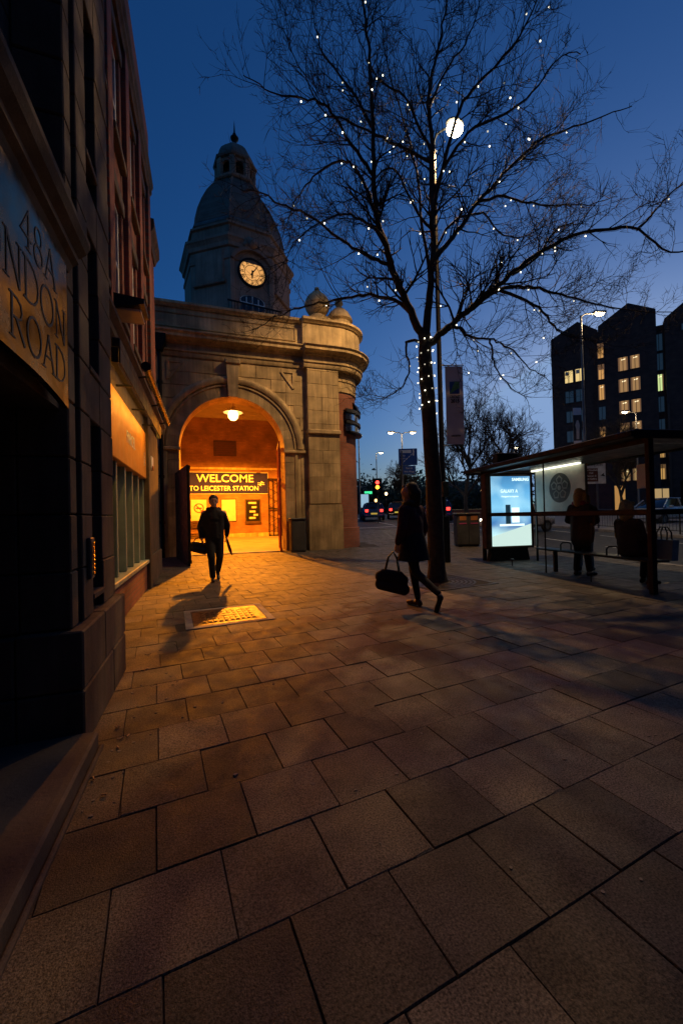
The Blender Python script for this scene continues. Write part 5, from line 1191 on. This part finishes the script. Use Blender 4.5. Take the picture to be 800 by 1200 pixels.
for x0, z1, x1, z0, k in W:
    d = .5 if x0 > 5 and x0 < 12.2 else (-.4 if 12.2 < x0 < 13.3 else (.55 if x0 > 13.3 else 0))
    f = MB(); e = .09; D0, D1 = (d+.01)*out, (d+.12)*out
    for q in (((x0-e, z0-e), (x1+e, z0)), ((x0-e, z1), (x1+e, z1+e)), ((x0-e, z0), (x0, z1)), ((x1, z0), (x1+e, z1)), (((x0+x1)/2-.03, z0), ((x0+x1)/2+.03, z1))):
        (a, b), (c, d_) = q; f.prism([(a, b), (c, b), (c, d_), (a, d_)], 'z', D0, D1, HM)
    o = f.build('window', fr_m, t); hb('pane', [(x0, z0), (x1, z0), (x1, z1), (x0, z1)], d+.02, d+.05, glow_w[k], o)
    q = rr0.random()
    if k in (0, 1, 3): 
        for c0, c1 in ((x0, x0+(x1-x0)*(.1+.12*q)), (x1-(x1-x0)*(.1+.1*rr0.random()), x1)): hb('curtain', [(c0, z0), (c1, z0), (c1, z1), (c0, z1)], d+.051, d+.058, M['curtain'], o)
        if q < .4: hb('roller_blind', [(x0, z1-(z1-z0)*(.2+.5*q)), (x1, z1-(z1-z0)*(.2+.5*q)), (x1, z1), (x0, z1)], d+.0585, d+.065, M['curtain'], o)
        if q > .3: hb('room_light', [(x0+(x1-x0)*.35, z1-.4), (x0+(x1-x0)*.75, z1-.34), (x0+(x1-x0)*.75, z1-.22), (x0+(x1-x0)*.35, z1-.28)], d+.051, d+.056, M['room_light'], o)
    if k == 2: hb('blind', [(x0+.05, (z0+z1)/2+.25), (x0+(x1-x0)*.45, (z0+z1)/2+.25), (x0+(x1-x0)*.45, z1-.1), (x0+.05, z1-.1)], d+.051, d+.06, M['cream'], o)
OFF = Vector((0, 0, 0))
# shop fronts at the foot of the dark building
for k, (x, y, c, wd, hh, lb_) in enumerate(((46, 33.5, (1, .45, .12), 1.2, 3.0, 'glowing orange doorway at the foot of the dark building'), (50, 31.5, (1, .6, .25), 1.6, 2.6, 'warm lit shop window at the foot of the dark building'))):
    zz = zg(y); p = thing('lit_doorway', lb_, 'doorway', (x, y, zz)); F_ = face(x, y)
    BX('frame', (-wd/2-.15, zz, -.2), (wd/2+.15, zz+hh+.2, .05), M['dark'], p, 0, F_); BX('glow_pane', (-wd/2, zz+.1, .05), (wd/2, zz+hh, .09), emit_mat('doorway_glow', c, .5), p, 0, F_); BX('mullion', (-.04, zz+.1, .09), (.04, zz+hh, .13), M['dark'], p, 0, F_)
OFF = Vector((0, 0, 0))
# far row: hedges, houses, trees
rr = random.Random(5)
def leaf_mass(name, pts, n, size, mt, parent=None):
    mb = MB()
    for _ in range(n):
        c, sp = rr.choice(pts); p = Vector((c[0]+rr.gauss(0, sp[0]), c[1]+rr.gauss(0, sp[1]), max(c[2]-sp[2]*1.6, c[2]+rr.gauss(0, sp[2])))); s_ = size*rr.uniform(.5, 1.3)
        a = Vector((rr.gauss(0, 1), rr.gauss(0, 1), rr.gauss(0, 1))).normalized(); b = a.orthogonal().normalized()
        mb.add([p+a*s_, p+b*s_*.6, p-a*s_, p-b*s_*.6], [(0, 1, 2, 3)])
    return mb.build(name, mt, parent)
o = leaf_mass('hedgerow', [((x, y, zg(y)+1.8), (3, 1.5, 1.5)) for x, y in ((14, 62), (20, 60), (26, 60), (32, 58), (37, 55), (42, 50))], 16000, .35, M['hedge']); tag(o, 'dark mass of shrubs and trees along the far end of the road', 'hedge', kind='stuff')
tl = leaf_mass('far_woodland', [((x, y, zg(y)+4.5), (5, 3, 3.0)) for x, y in ((10, 105), (24, 110), (40, 105), (56, 98), (72, 88), (88, 75))], 16000, .6, M['hedge']); tag(tl, 'distant dark wood rising behind the far end of the road', 'wood', kind='stuff')
for x, y, wd, hh, lb_ in ((17, 75, 9, 5.0, 'distant low house behind the waiting cars'), (30, 72, 8, 5.5, 'distant gabled house beyond the blue road sign'), (47, 66, 10, 6, 'distant dark house beyond the bare trees')):
    zz = zg(y); F_ = face(x, y); p = thing('house', lb_, 'house', (x, y, zz))
    BX('wall', (-wd/2, zz-.2, -6), (wd/2, zz+hh*.62, 0), M['brick_far'], p, 0, F_)
    MB().prism([(-wd/2-.3, zz+hh*.62), (wd/2+.3, zz+hh*.62), (wd*.2, zz+hh), (-wd*.2, zz+hh)], 'z', -6.3, .3, F_).build('roof', M['lead'], p)
    for k in range(3):
        x0 = -wd/2+.8+k*wd/3.3; w_ = BX('window', (x0-.08, zz+1.2, 0), (x0+1.1, zz+2.5, .06), M['cream'], p, 0, F_); BX('pane', (x0, zz+1.28, .06), (x0+1.02, zz+2.42, .09), glow_w[rr.choice((0, 1, 4))], w_, 0, F_)
# little lit things down the road
def lit_board(name, label, cat, x, y, z, wd, hh, mt, st):
    p = thing(name, label, cat, (x, y, zg(y)-.1)); F_ = face(x, y); BX('case', (-wd/2-.08, z-.08, -.1), (wd/2+.08, z+hh+.08, 0), M['dark'], p, 0, F_); BX('glow_face', (-wd/2, z, 0), (wd/2, z+hh, .03), emit_mat('board_glow', mt, st), p, 0, F_)
    MB().tube([(x, y, zg(y)-.1), (x, y, z)], .06, 8).build('post', M['steel'], p)
lit_board('lit_poster', 'small backlit pale blue poster board beyond the brick corner', 'poster', 14.9, 36.2, 2.1, .75, 1.3, (.45, .75, 1), .6)
lit_board('shop_sign', 'small green lit sign far down the road', 'sign', 18.6, 44.0, 3.9, .9, .3, (.05, .9, .35), 1.2)
for k, (px_, y, z, c, lb_) in enumerate(((20.9, 47, 3.1, (1, .5, .15), 'distant orange lamp beyond the traffic light'), (21.9, 46, 3.9, (1, .6, .3), 'distant warm lamp between the single and double headed street lamps'), (26.3, 33, 3.4, (1, .6, .25), 'round amber lamp beyond the litter bin'), (29.6, 34, 4.2, (1, .55, .2), 'small amber lamp low in the bare trees'), (27.9, 32.5, 3.0, (1, .7, .3), 'small yellow lamp above the red brick wall'))):
    p = thing('garden_lamp', lb_, 'lamp', (px_, y, zg(y)-.1)); MB().tube([(px_, y, zg(y)-.1), (px_, y, z)], .04, 6).build('post', M['dark'], p); MB().ball((px_, y, z+.12), .17, 10, (1, 1, 1.2)).build('globe', emit_mat('garden_globe', c, 6), p, True)
# red brick wall across the road and railings
x0 = Vector((13.6+6.5, 22.9+3, 0)); w_ = thing('garden_wall', 'low red brick wall across the road beyond the litter bin', 'wall', (21.2, 27, zg(27)))
pa, pb = Vector((20.6, 30.5, 0)), Vector((25.5, 25.5, 0)); dd = (pb-pa); L = dd.length; dd.normalize()
WM = Matrix((dd, Vector((-dd.y, dd.x, 0)), Vector((0, 0, 1)))).transposed().to_4x4(); WM.translation = (pa.x, pa.y, zg(28))
MB().box((0, 0, -.3), (L, .25, .75), WM).build('brickwork', M['brick_y'], w_); MB().bbox((-.05, -.05, .75), (L+.05, .3, .83), .02, WM).build('coping', M['stone2'], w_)
rl = thing('guard_railing', 'dark pedestrian guard railing along the far kerb by the white car', 'railing', (21, 14, zg(14)))
y = 6.0
RB = MB()
while y < 15.4:
    x = far_x(y)+.35; z = zg(y); x2, y2 = far_x(y+1.5)+.35, y+1.5
    MB().tube([(x, y, z), (x, y, z+1.05)], .03, 6).build('post', M['dark'], rl)
    for q in (.15, 1.0): MB().tube([(x, y, z+q), (x2, y2, zg(y2)+q)], .02, 6).build('rail', M['dark'], rl)
    for k in range(1, 10):
        MB().tube([(x+(x2-x)*k/10, y+.15*k, z+.15), (x+(x2-x)*k/10, y+.15*k, z+1.0)], .009, 5).build('bar', M['dark'], rl)
    y += 1.5
# bare background trees
def bare_tree(label, x, y, h, spread, seed, tr=.2):
    q = random.Random(seed); z0 = zg(y); t = thing('bare_tree', label, 'tree', (x, y, z0)); tw_ = MB(); lim = MB()
    def gr(p, d, L, r, lvl):
        n = 4; pts = [p]; c = p.copy(); dd = d.copy()
        for i in range(n): dd = (dd+Vector((q.gauss(0, .12), q.gauss(0, .12), q.gauss(0, .1)+.05))).normalized(); c = c+dd*L/n; pts.append(c.copy())
        (lim if lvl < 2 else tw_).tube(pts, [max(.008, r*(1-.6*i/n)) for i in range(n+1)], 7 if lvl < 2 else 3, cap=False)
        if lvl == 5: return
        for i in range({0: 9, 1: 7, 2: 6, 3: 4, 4: 3}[lvl]):
            f_ = q.uniform(.3, 1) if lvl else q.uniform(.35, 1); a = min(int(f_*n), n-1); pos = pts[a].lerp(pts[a+1], f_*n-a); dr = (pts[a+1]-pts[a]).normalized()
            s_ = dr.cross(Vector((q.gauss(0, 1), q.gauss(0, 1), q.gauss(0, .5)))).normalized()
            gr(pos, (dr*.8+s_*q.uniform(.4, .9)*spread+Vector((0, 0, .2))).normalized(), L*q.uniform(.45, .7), max(.012, r*.5), lvl+1)
    gr(Vector((x, y, z0-.1)), Vector((0, 0, 1)), h*.55, tr, 0)
    lim.build('trunk', M['bark'], t, True); c = tw_.build('crown', M['twig'], t); c['kind'] = 'stuff'
bare_tree('bare round headed tree standing beyond the litter bin', 19.9, 26.9, 9.0, 1.0, 3)
bare_tree('bare spreading tree showing above the bus shelter roof', 26.6, 29.3, 10.6, 1.2, 8, .24)
bare_tree('small bare tree behind the blue road sign', 19.9, 37, 5.6, 1.0, 21, .12)
bare_tree('distant bare tree above the waiting cars', 17.0, 54, 3.6, 1.0, 33, .16)
bare_tree('distant bare tree between the single and double headed street lamps', 22.5, 56, 4.0, 1.0, 34, .16)
bare_tree('small bare tree in front of the dark building', 37, 26.5, 9.0, 1.0, 44, .14)

# ================================================================ unseen buildings added at our back to block sky light
def terrace(label, x0, x1, y0, y1, h, axis, nwin):
    t = thing('sky_block_building', label, 'building', ((x0+x1)/2, (y0+y1)/2, 0))
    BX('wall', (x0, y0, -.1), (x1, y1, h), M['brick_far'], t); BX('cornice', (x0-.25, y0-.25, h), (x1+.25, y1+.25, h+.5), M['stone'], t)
    for f_ in range(4):
        for k in range(nwin):
            z = 1.2+f_*3.8
            if axis == 'x': y = y0+(k+.5)*(y1-y0)/nwin; w_ = BX('window', (x0-.06, y-.6, z), (x0+.02, y+.6, z+2), M['white'], t); BX('pane', (x0-.08, y-.52, z+.08), (x0-.06, y+.52, z+1.92), M['pane'], w_)
            else: x = x0+(k+.5)*(x1-x0)/nwin; w_ = BX('window', (x-.6, y1-.02, z), (x+.6, y1+.06, z+2), M['white'], t); BX('pane', (x-.52, y1+.06, z+.08), (x+.52, y1+.08, z+1.92), M['pane'], w_)
terrace('long dark brick terrace added out of view across the road to block sky light', 23, 36, -34, 8.5, 17, 'x', 9)
terrace('dark brick block added out of view at the back to block sky light', -8, 21, -36, -17, 18, 'y', 7)
OFF = Vector((0, 0, 0))
# ================================================================ people
def blob(name, caps, mt, parent, voxel=.012, balls=()):
    """caps: (p0, r0, p1, r1) tapered limbs; fused into one continuous skin by a voxel remesh."""
    mb = MB()
    for p0, r0, p1, r1 in caps:
        p0, p1 = Vector(p0), Vector(p1); k = 6; pts = [p0.lerp(p1, i/k) for i in range(k+1)]
        mb.tube(pts, [r0+(r1-r0)*i/k for i in range(k+1)], 12); mb.ball(p0, r0, 12); mb.ball(p1, r1, 12)
    for c, r_, s_ in balls: mb.ball(c, r_, 16, s_)
    me = mb.mesh(name); tmp = bpy.data.objects.new(name, me); col.objects.link(tmp)
    md = tmp.modifiers.new('r', 'REMESH'); md.mode = 'VOXEL'; md.voxel_size = voxel; md.use_smooth_shade = True
    sm = tmp.modifiers.new('s', 'SMOOTH'); sm.factor = .5; sm.iterations = 4
    m2 = bpy.data.meshes.new_from_object(tmp.evaluated_get(bpy.context.evaluated_depsgraph_get())); bpy.data.objects.remove(tmp); bpy.data.meshes.remove(me)
    m2.name = name; m2.materials.clear(); m2.materials.append(mt)
    for p in m2.polygons: p.use_smooth = True
    o = bpy.data.objects.new(name, m2); col.objects.link(o); o.parent = parent; return o
def hand(wr, d, pal, caps, curl=.5):
    """a palm and five fingers from the wrist along d; pal = palm normal side (curl direction)."""
    wr, d, pal = Vector(wr), Vector(d).normalized(), Vector(pal).normalized(); s_ = d.cross(pal).normalized()
    k = wr+d*.085
    for i in (-1, 0, 1): caps.append((wr+s_*i*.012, .018, k+s_*i*.026, .016))
    for i, L in enumerate((.062, .072, .068, .052)):
        b = k+s_*(-.036+.024*i); m_ = b+(d*(1-curl*.3)+pal*curl*.6).normalized()*L*.55; e = m_+(d*(1-curl)+pal*curl*1.1).normalized()*L*.5
        caps += [(b, .0105, m_, .0095), (m_, .0095, e, .008)]
    tb = wr+d*.03-s_*.03; tm = tb+(d*.6-s_*.6+pal*.5).normalized()*.045; caps += [(tb, .014, tm, .0115), (tm, .0115, tm+(d*.8+pal*.5).normalized()*.035, .009)]
def head(c, f, caps, balls, s=1.0):
    """c: head centre; f: facing"""
    c, f = Vector(c), Vector(f).normalized(); sd = f.cross(Vector((0, 0, 1))).normalized()
    balls += [((c.x, c.y, c.z+.022*s), .088*s, (1, 1.06, 1.18)), (tuple(c+f*.018+Vector((0, 0, -.05*s))), .068*s, (1, 1, 1.05))]
    caps += [(c+f*.082+Vector((0, 0, .012)), .009, c+f*.105+Vector((0, 0, -.022)), .014), (c+f*.07+Vector((0, 0, -.095)), .024, c+f*.055+Vector((0, 0, -.08)), .03)]
    for q in (-1, 1): caps.append((c+sd*q*.088+Vector((0, 0, .02)), .016, c+sd*q*.088+Vector((0, 0, -.025)), .011))
    caps.append((c+f*.088+sd*-.022+Vector((0, 0, -.053)), .009, c+f*.088+sd*.022+Vector((0, 0, -.053)), .009))
    caps.append((c+f*.08+sd*-.035+Vector((0, 0, .04)), .012, c+f*.08+sd*.035+Vector((0, 0, .04)), .012))
def eyes(c, f, parent):
    c, f = Vector(c), Vector(f).normalized(); sd = f.cross(Vector((0, 0, 1))).normalized()
    for q in (-1, 1): MB().ball(c+f*.083+sd*q*.034+Vector((0, 0, .012)), .012, 8).build('eye', M['black'], parent, True)
def shoe(toe_dir, ankle, parent, mt, heel=0.0):
    a = Vector(ankle); d = Vector(toe_dir).normalized()
    return blob('shoe', [(a+Vector((0, 0, -.02)), .045, a-d*.03+Vector((0, 0, -.055)), .042), (a-d*.03+Vector((0, 0, -.05)), .038, a+d*.17+Vector((0, 0, -.06)), .033), (a+d*.1+Vector((0, 0, -.05)), .04, a+d*.17+Vector((0, 0, -.06)), .034)], mt, parent, .011)
# --- man walking towards us out of the arch; local front is -y
zm = zg(8.82)
t = thing('person', 'man in a black jacket and dark trousers walking out of the lit arch', 'person', (.19, 8.82, zm), R(3), world=False)
caps, balls = [], []
HC = (0, -.02, 1.665)
caps += [((0, .02, 1.02), .11, (0, .02, 1.25), .11), ((0, .02, 1.25), .11, (0, .01, 1.40), .10), ((0, .01, 1.44), .07, (0, -.005, 1.57), .056), ((-.17, .01, 1.42), .07, (.17, .01, 1.42), .07)]
hipL, hipR = (.09, .01, .95), (-.09, .01, .95)
kneeR, ankR = (-.075, -.16, .51), (-.055, -.12, .095); kneeL, ankL = (.10, -.06, .5), (.085, .30, .17)
caps += [(hipL, .095, kneeL, .06), (kneeL, .058, ankL, .038), (hipR, .095, kneeR, .06), (kneeR, .058, ankR, .038)]
shR, elR, wrR = (-.2, .01, 1.42), (-.27, .06, 1.14), (-.25, -.06, .90); shL, elL, wrL = (.2, .01, 1.42), (.28, .08, 1.16), (.27, .14, .92)
caps += [(shR, .06, elR, .045), (elR, .043, wrR, .03), (shL, .06, elL, .045), (elL, .043, wrL, .03)]
head(HC, (0, -1, -.05), caps, balls); hand(wrR, (.1, -.1, -1), (1, 0, 0), caps, .9); hand(wrL, (.0, .15, -1), (-1, 0, 0), caps, .9)
blob('body', caps, M['skin'], t, .0115, balls); eyes(HC, (0, -1, -.05), t)
blob('jacket', [((0, .02, .90), .165, (0, .02, 1.2), .165), ((-.07, .02, .92), .13, (-.09, .01, 1.38), .13), ((.07, .02, .92), .13, (.09, .01, 1.38), .13), ((-.16, .01, 1.40), .085, (.16, .01, 1.40), .085), ((0, .0, 1.43), .115, (0, .0, 1.50), .095), ((0, .0, 1.3), .15, (0, 0, 1.40), .125),
    ((-.185, .01, 1.39), .078, elR, .068), (elR, .066, (-.253, -.04, .935), .052), ((.185, .01, 1.39), .078, elL, .068), (elL, .066, (.271, .13, .955), .052)], M['coat_k'], t, .016)
blob('hood', [((-.1, .07, 1.5), .06, (0, .12, 1.47), .075), ((0, .12, 1.47), .075, (.1, .07, 1.5), .06), ((-.1, .05, 1.5), .045, (-.06, -.07, 1.46), .035), ((.1, .05, 1.5), .045, (.06, -.07, 1.46), .035)], M['coat_k'], t, .015)
blob('trousers', [((-.05, .01, .97), .14, (.05, .01, .97), .14), (hipL, .115, kneeL, .078), (kneeL, .076, (.086, .28, .19), .062), (hipR, .115, kneeR, .078), (kneeR, .076, (-.056, -.122, .12), .062)], M['coat_k'], t, .015)
shoe((0, -1, 0), (-.055, -.12, .095), t, M['leather']); shoe((.0, -.8, -.55), (.085, .31, .16), t, M['leather'])
blob('hair', [((0, .06, 1.66), .06, (0, .06, 1.60), .05)], M['hair_d'], t, .011, [((0, .004, 1.722), .1, (1, 1.08, .95)), ((0, .035, 1.69), .094, (1.06, .95, 1.15))])
t2 = thing('shoulder_bag', 'black messenger bag in the right hand of the walking man', 'bag', (-.10, 8.78, zm+.62), R(3), world=False)
blob('bag_body', [((-.13, 0, .08), .07, (.09, .0, .02), .08), ((-.12, 0, .17), .06, (.08, 0, .14), .06)], M['leather'], t2, .014); MB().tube([(-.12, 0, .22), (-.07, .0, .29), (-.0, -.0, .30), (.06, 0, .2)], .011, 6).build('handle', M['leather'], t2, True)
t2 = thing('umbrella', 'furled black umbrella carried by the walking man', 'umbrella', (.47, 8.95, zm+.55), R(3), world=False)
MB().tube([(-.04, .0, .36), (.0, .04, .24), (.06, .10, .05), (.10, .14, -.06)], [.014, .03, .034, .008], 10).build('canopy', M['coat_k'], t2, True); MB().tube([(-.04, 0, .36), (-.06, -.02, .42), (-.05, -.04, .45), (-.03, -.05, .44)], .01, 8).build('handle', M['timber'], t2, True)
# --- woman walking away to the left with a holdall; front is -y, turned to face up the pavement
t = thing('person', 'woman in a maroon jacket and navy skirt walking towards the station with a holdall', 'person', (2.78, 5.02, 0), R(205), world=False)
caps, balls = [], []; HC = (.02, -.05, 1.60)
hipL, hipR = (.09, 0, .92), (-.09, 0, .92); kneeR, ankR = (-.07, -.05, .50), (-.055, .03, .095); kneeL, ankL = (.08, .10, .50), (.09, .47, .24)
caps += [((0, 0, .98), .11, (0, 0, 1.2), .10), ((0, 0, 1.2), .10, (0, -.01, 1.34), .09), ((0, -.01, 1.38), .06, (.01, -.03, 1.51), .05), ((-.15, 0, 1.36), .06, (.15, 0, 1.36), .06), (hipL, .09, kneeL, .055), (kneeL, .053, ankL, .034), (hipR, .09, kneeR, .055), (kneeR, .053, ankR, .034)]
shR, elR, wrR = (-.18, 0, 1.36), (-.25, .03, 1.10), (-.24, -.06, .87); shL, elL, wrL = (.18, 0, 1.36), (.26, .02, 1.12), (.27, -.06, .89)
caps += [(shR, .055, elR, .04), (elR, .038, wrR, .027), (shL, .055, elL, .04), (elL, .038, wrL, .027)]
head(HC, (-.35, -.9, -.05), caps, balls, .96); hand(wrR, (0, 0, -1), (1, 0, 0), caps, .8); hand(wrL, (0, -.1, -1), (-1, 0, 0), caps, 1.0)
blob('body', caps, M['skin'], t, .0115, balls); eyes(HC, (-.35, -.9, -.05), t)
blob('jacket', [((0, 0, 1.0), .155, (0, 0, 1.2), .15), ((-.07, 0, 1.0), .12, (-.08, 0, 1.33), .115), ((.07, 0, 1.0), .12, (.08, 0, 1.33), .115), ((-.16, 0, 1.36), .078, (.16, 0, 1.36), .078), (shR, .08, elR, .068), (elR, .066, (-.242, -.04, .91), .05), (shL, .08, elL, .068), (elL, .066, (.269, -.045, .925), .05)], M['coat_m'], t, .015)
blob('scarf', [((-.07, -.04, 1.45), .055, (.07, -.05, 1.45), .055), ((-.07, .05, 1.46), .055, (.07, .05, 1.46), .055), ((-.08, -.03, 1.45), .05, (-.08, .05, 1.46), .05), ((.08, -.03, 1.45), .05, (.08, .05, 1.46), .05)], M['hair_d'], t, .015)
sk_ = MB(); rows_ = ((.66, .245, .21), (.8, .225, .19), (.93, .205, .175), (1.04, .175, .155)); nn = 28; vs = []
for z, a, b in rows_:
    for k in range(nn):
        th = 2*math.pi*k/nn; w_ = 1+.05*math.sin(th*7)*(1.04-z)/.4; vs.append((a*w_*math.cos(th), b*w_*math.sin(th)+.02*(1.04-z)/.4, z))
for z, a, b in ((1.04, .15, .13), (.66, .22, .19)):
    for k in range(nn): th = 2*math.pi*k/nn; vs.append((a*math.cos(th), b*math.sin(th)+.02*(1.04-z)/.4, z))
order = [0, 1, 2, 3, 4, 5, 0]
sk_.add(vs, [(order[i]*nn+k, order[i]*nn+(k+1) % nn, order[i+1]*nn+(k+1) % nn, order[i+1]*nn+k) for i in range(6) for k in range(nn)]); sk_.build('skirt', M['cloth_n'], t, True)
blob('leggings', [(hipL, .1, kneeL, .066), (kneeL, .064, (.089, .455, .255), .045), (hipR, .1, kneeR, .066), (kneeR, .064, (-.055, .025, .12), .045)], M['coat_k'], t, .014)
shoe((0, -1, 0), (-.055, .03, .095), t, M['tan']); shoe((.0, -.35, -.93), (.09, .48, .225), t, M['leather'])
blob('hair', [((.0, .02, 1.68), .088, (.0, .05, 1.60), .09), ((-.02, .06, 1.6), .085, (-.02, .07, 1.5), .07), ((-.07, 0, 1.66), .05, (-.08, .02, 1.54), .045), ((.04, -.08, 1.69), .04, (-.04, -.08, 1.7), .04)], M['hair_d'], t, .013)
t2 = thing('holdall', 'black holdall hanging from the hand of the walking woman', 'bag', (2.50, 5.12, .38), R(-35), world=False)
blob('bag_body', [((-.17, 0, -.06), .085, (.16, 0, -.13), .085), ((-.17, 0, .05), .08, (.15, 0, .0), .08), ((-.12, 0, .09), .07, (.1, 0, .06), .07)], M['coat_k'], t2, .013)
for y in (-.05, .05): MB().tube([(-.1, y, .13), (-.05, y*.6, .32), (.02, y*.2, .40), (.07, y*.6, .31), (.1, y, .10)], .011, 8).build('handle', M['leather'], t2, True)
# --- standing woman inside the shelter
def standing(label, loc, rz, coat, legs, hair, h=1.0, scarf=None, seed=0):
    t = thing('person', label, 'person', loc, rz, world=False); t.scale = (h, h, h); caps, balls = [], []; HC = (0, -.02, 1.58)
    hipL, hipR = (.085, 0, .92), (-.085, 0, .92); kL, aL = (.09, -.02, .5), (.10, .03, .095); kR, aR = (-.09, -.03, .5), (-.11, -.06, .095)
    caps += [((0, 0, .98), .11, (0, 0, 1.2), .10), ((0, 0, 1.2), .10, (0, 0, 1.33), .09), ((0, 0, 1.38), .06, (0, -.01, 1.5), .05), ((-.15, 0, 1.35), .06, (.15, 0, 1.35), .06), (hipL, .09, kL, .055), (kL, .053, aL, .034), (hipR, .09, kR, .055), (kR, .053, aR, .034)]
    sR, eR, wR = (-.18, 0, 1.35), (-.24, .03, 1.1), (-.12, -.16, 1.0); sL, eL, wL = (.18, 0, 1.35), (.25, .02, 1.1), (.14, -.17, 1.02)
    caps += [(sR, .055, eR, .04), (eR, .038, wR, .027), (sL, .055, eL, .04), (eL, .038, wL, .027)]; head(HC, (0, -1, -.1), caps, balls, .96); hand(wR, (.8, -.6, .0), (0, 0, -1), caps, .8); hand(wL, (-.8, -.6, 0), (0, 0, -1), caps, .8)
    blob('body', caps, M['skin'], t, .012, balls); eyes(HC, (0, -1, -.1), t)
    blob('coat', [((0, 0, .72), .19, (0, 0, 1.0), .17), ((0, 0, 1.0), .165, (0, 0, 1.25), .155), ((-.07, 0, .8), .13, (-.08, 0, 1.33), .115), ((.07, 0, .8), .13, (.08, 0, 1.33), .115), ((-.16, 0, 1.35), .08, (.16, 0, 1.35), .08), (sR, .082, eR, .07), (eR, .068, (-.135, -.14, 1.01), .05), (sL, .082, eL, .07), (eL, .068, (.155, -.15, 1.03), .05)], coat, t, .016)
    blob('trousers', [(hipL, .105, kL, .07), (kL, .068, (.10, .03, .12), .055), (hipR, .105, kR, .07), (kR, .068, (-.11, -.06, .12), .055)], legs, t, .015)
    shoe((0.2, -1, 0), aL, t, M['leather']); shoe((-.1, -1, 0), aR, t, M['leather'])
    blob('hair', [((0, .02, 1.665), .09, (0, .05, 1.58), .09), ((0, .07, 1.58), .085, (0, .08, 1.44), .07), ((-.08, .0, 1.64), .045, (-.09, .0, 1.45), .045), ((.08, .0, 1.64), .045, (.09, .0, 1.45), .045), ((-.05, -.07, 1.68), .035, (.05, -.07, 1.68), .035)], hair, t, .013)
    if scarf: blob('scarf', [((-.08, -.06, 1.43), .05, (.08, -.06, 1.43), .05), ((-.09, .04, 1.44), .055, (.09, .04, 1.44), .055), ((.05, -.1, 1.42), .045, (.06, -.13, 1.2), .04)], scarf, t, .015)
    return t
standing('woman with long blonde hair and a red scarf standing in the bus shelter', (7.10, 5.98, 0), R(95), M['coat_k'], M['coat_k'], M['hair_b'], 1.0, M['scarf'])
standing('person in pale jeans standing just behind the blonde woman', (7.72, 6.42, 0), R(120), M['coat_k'], M['jeans'], M['hair_d'], .98)
# --- seated woman on the shelter bench, facing the road
t = thing('person', 'woman with fair hair in a dark coat sitting on the shelter bench', 'person', (6.88, 4.86, 0), R(81), world=False)
caps, balls = [], []; HC = (0, .03, 1.30); zs = .60
kL, aL = (.10, -.42, .56), (.11, -.36, .095); kR, aR = (-.09, -.42, .56), (-.07, -.30, .095); hL, hR = (.09, 0, zs), (-.09, 0, zs)
caps += [((0, 0, zs+.02), .14, (0, .02, .92), .10), ((0, .02, .92), .10, (0, .02, 1.05), .09), ((0, .02, 1.1), .06, (0, .02, 1.22), .05), ((-.15, .02, 1.06), .06, (.15, .02, 1.06), .06), (hL, .09, kL, .06), (kL, .055, aL, .034), (hR, .09, kR, .06), (kR, .055, aR, .034)]
sR, eR, wR = (-.18, .02, 1.06), (-.23, -.02, .82), (-.08, -.24, .72); sL, eL, wL = (.18, .02, 1.06), (.24, -.04, .82), (.14, -.30, .76)
caps += [(sR, .055, eR, .04), (eR, .038, wR, .027), (sL, .055, eL, .04), (eL, .038, wL, .027)]; head(HC, (.1, -1, -.15), caps, balls, .96); hand(wR, (.7, -.6, -.1), (0, 0, -1), caps, .8); hand(wL, (-.3, -.9, -.1), (0, 0, -1), caps, .8)
blob('body', caps, M['skin'], t, .012, balls); eyes(HC, (.1, -1, -.15), t)
blob('coat', [((-.05, .01, zs-.0), .14, (.05, .01, zs-.0), .14), ((0, .01, zs+.05), .165, (0, .03, .95), .15), ((-.07, .02, .7), .125, (-.08, .02, 1.04), .115), ((.07, .02, .7), .125, (.08, .02, 1.04), .115), ((-.16, .02, 1.06), .08, (.16, .02, 1.06), .08), (sR, .085, eR, .07), (eR, .068, (-.1, -.21, .735), .05), (sL, .085, eL, .07), (eL, .068, (.15, -.27, .77), .05), (hL, .11, (.095, -.25, .585), .1), (hR, .11, (-.09, -.25, .585), .1)], M['cloth_n'], t, .016)
blob('trousers', [((.09, -.2, .59), .085, kL, .075), (kL, .072, (.11, -.362, .12), .052), ((-.09, -.2, .59), .085, kR, .075), (kR, .072, (-.07, -.302, .12), .052)], M['coat_k'], t, .015)
shoe((0.1, -1, 0), aL, t, M['leather']); shoe((-.1, -1, 0), aR, t, M['leather'])
blob('hair', [((0, .06, 1.385), .092, (0, .08, 1.29), .09), ((0, .09, 1.3), .09, (0, .1, 1.17), .07), ((-.08, .04, 1.35), .05, (-.085, .05, 1.19), .05), ((.08, .04, 1.35), .05, (.085, .05, 1.19), .05), ((-.05, -.03, 1.40), .035, (.05, -.03, 1.40), .035)], M['hair_b'], t, .013)
hb_ = thing('tote_bag', 'pale grey tote bag with looped handles held at the end of the shelter bench', 'bag', (7.25, 4.55, .44), R(81), world=False)
MB().prism([(-.17, .0), (.17, .0), (.2, .34), (-.2, .34)], 'y', -.06, .06).build('bag_body', mat('grey_canvas', (.36, .35, .37), .8), hb_)
for y in (-.05, .05): MB().tube([(-.09, y, .33), (-.09, y*.8, .46), (-.04, y*.5, .55), (.04, y*.5, .55), (.09, y*.8, .46), (.09, y, .33)], .011, 8).build('handle', M['leather'], hb_, True)
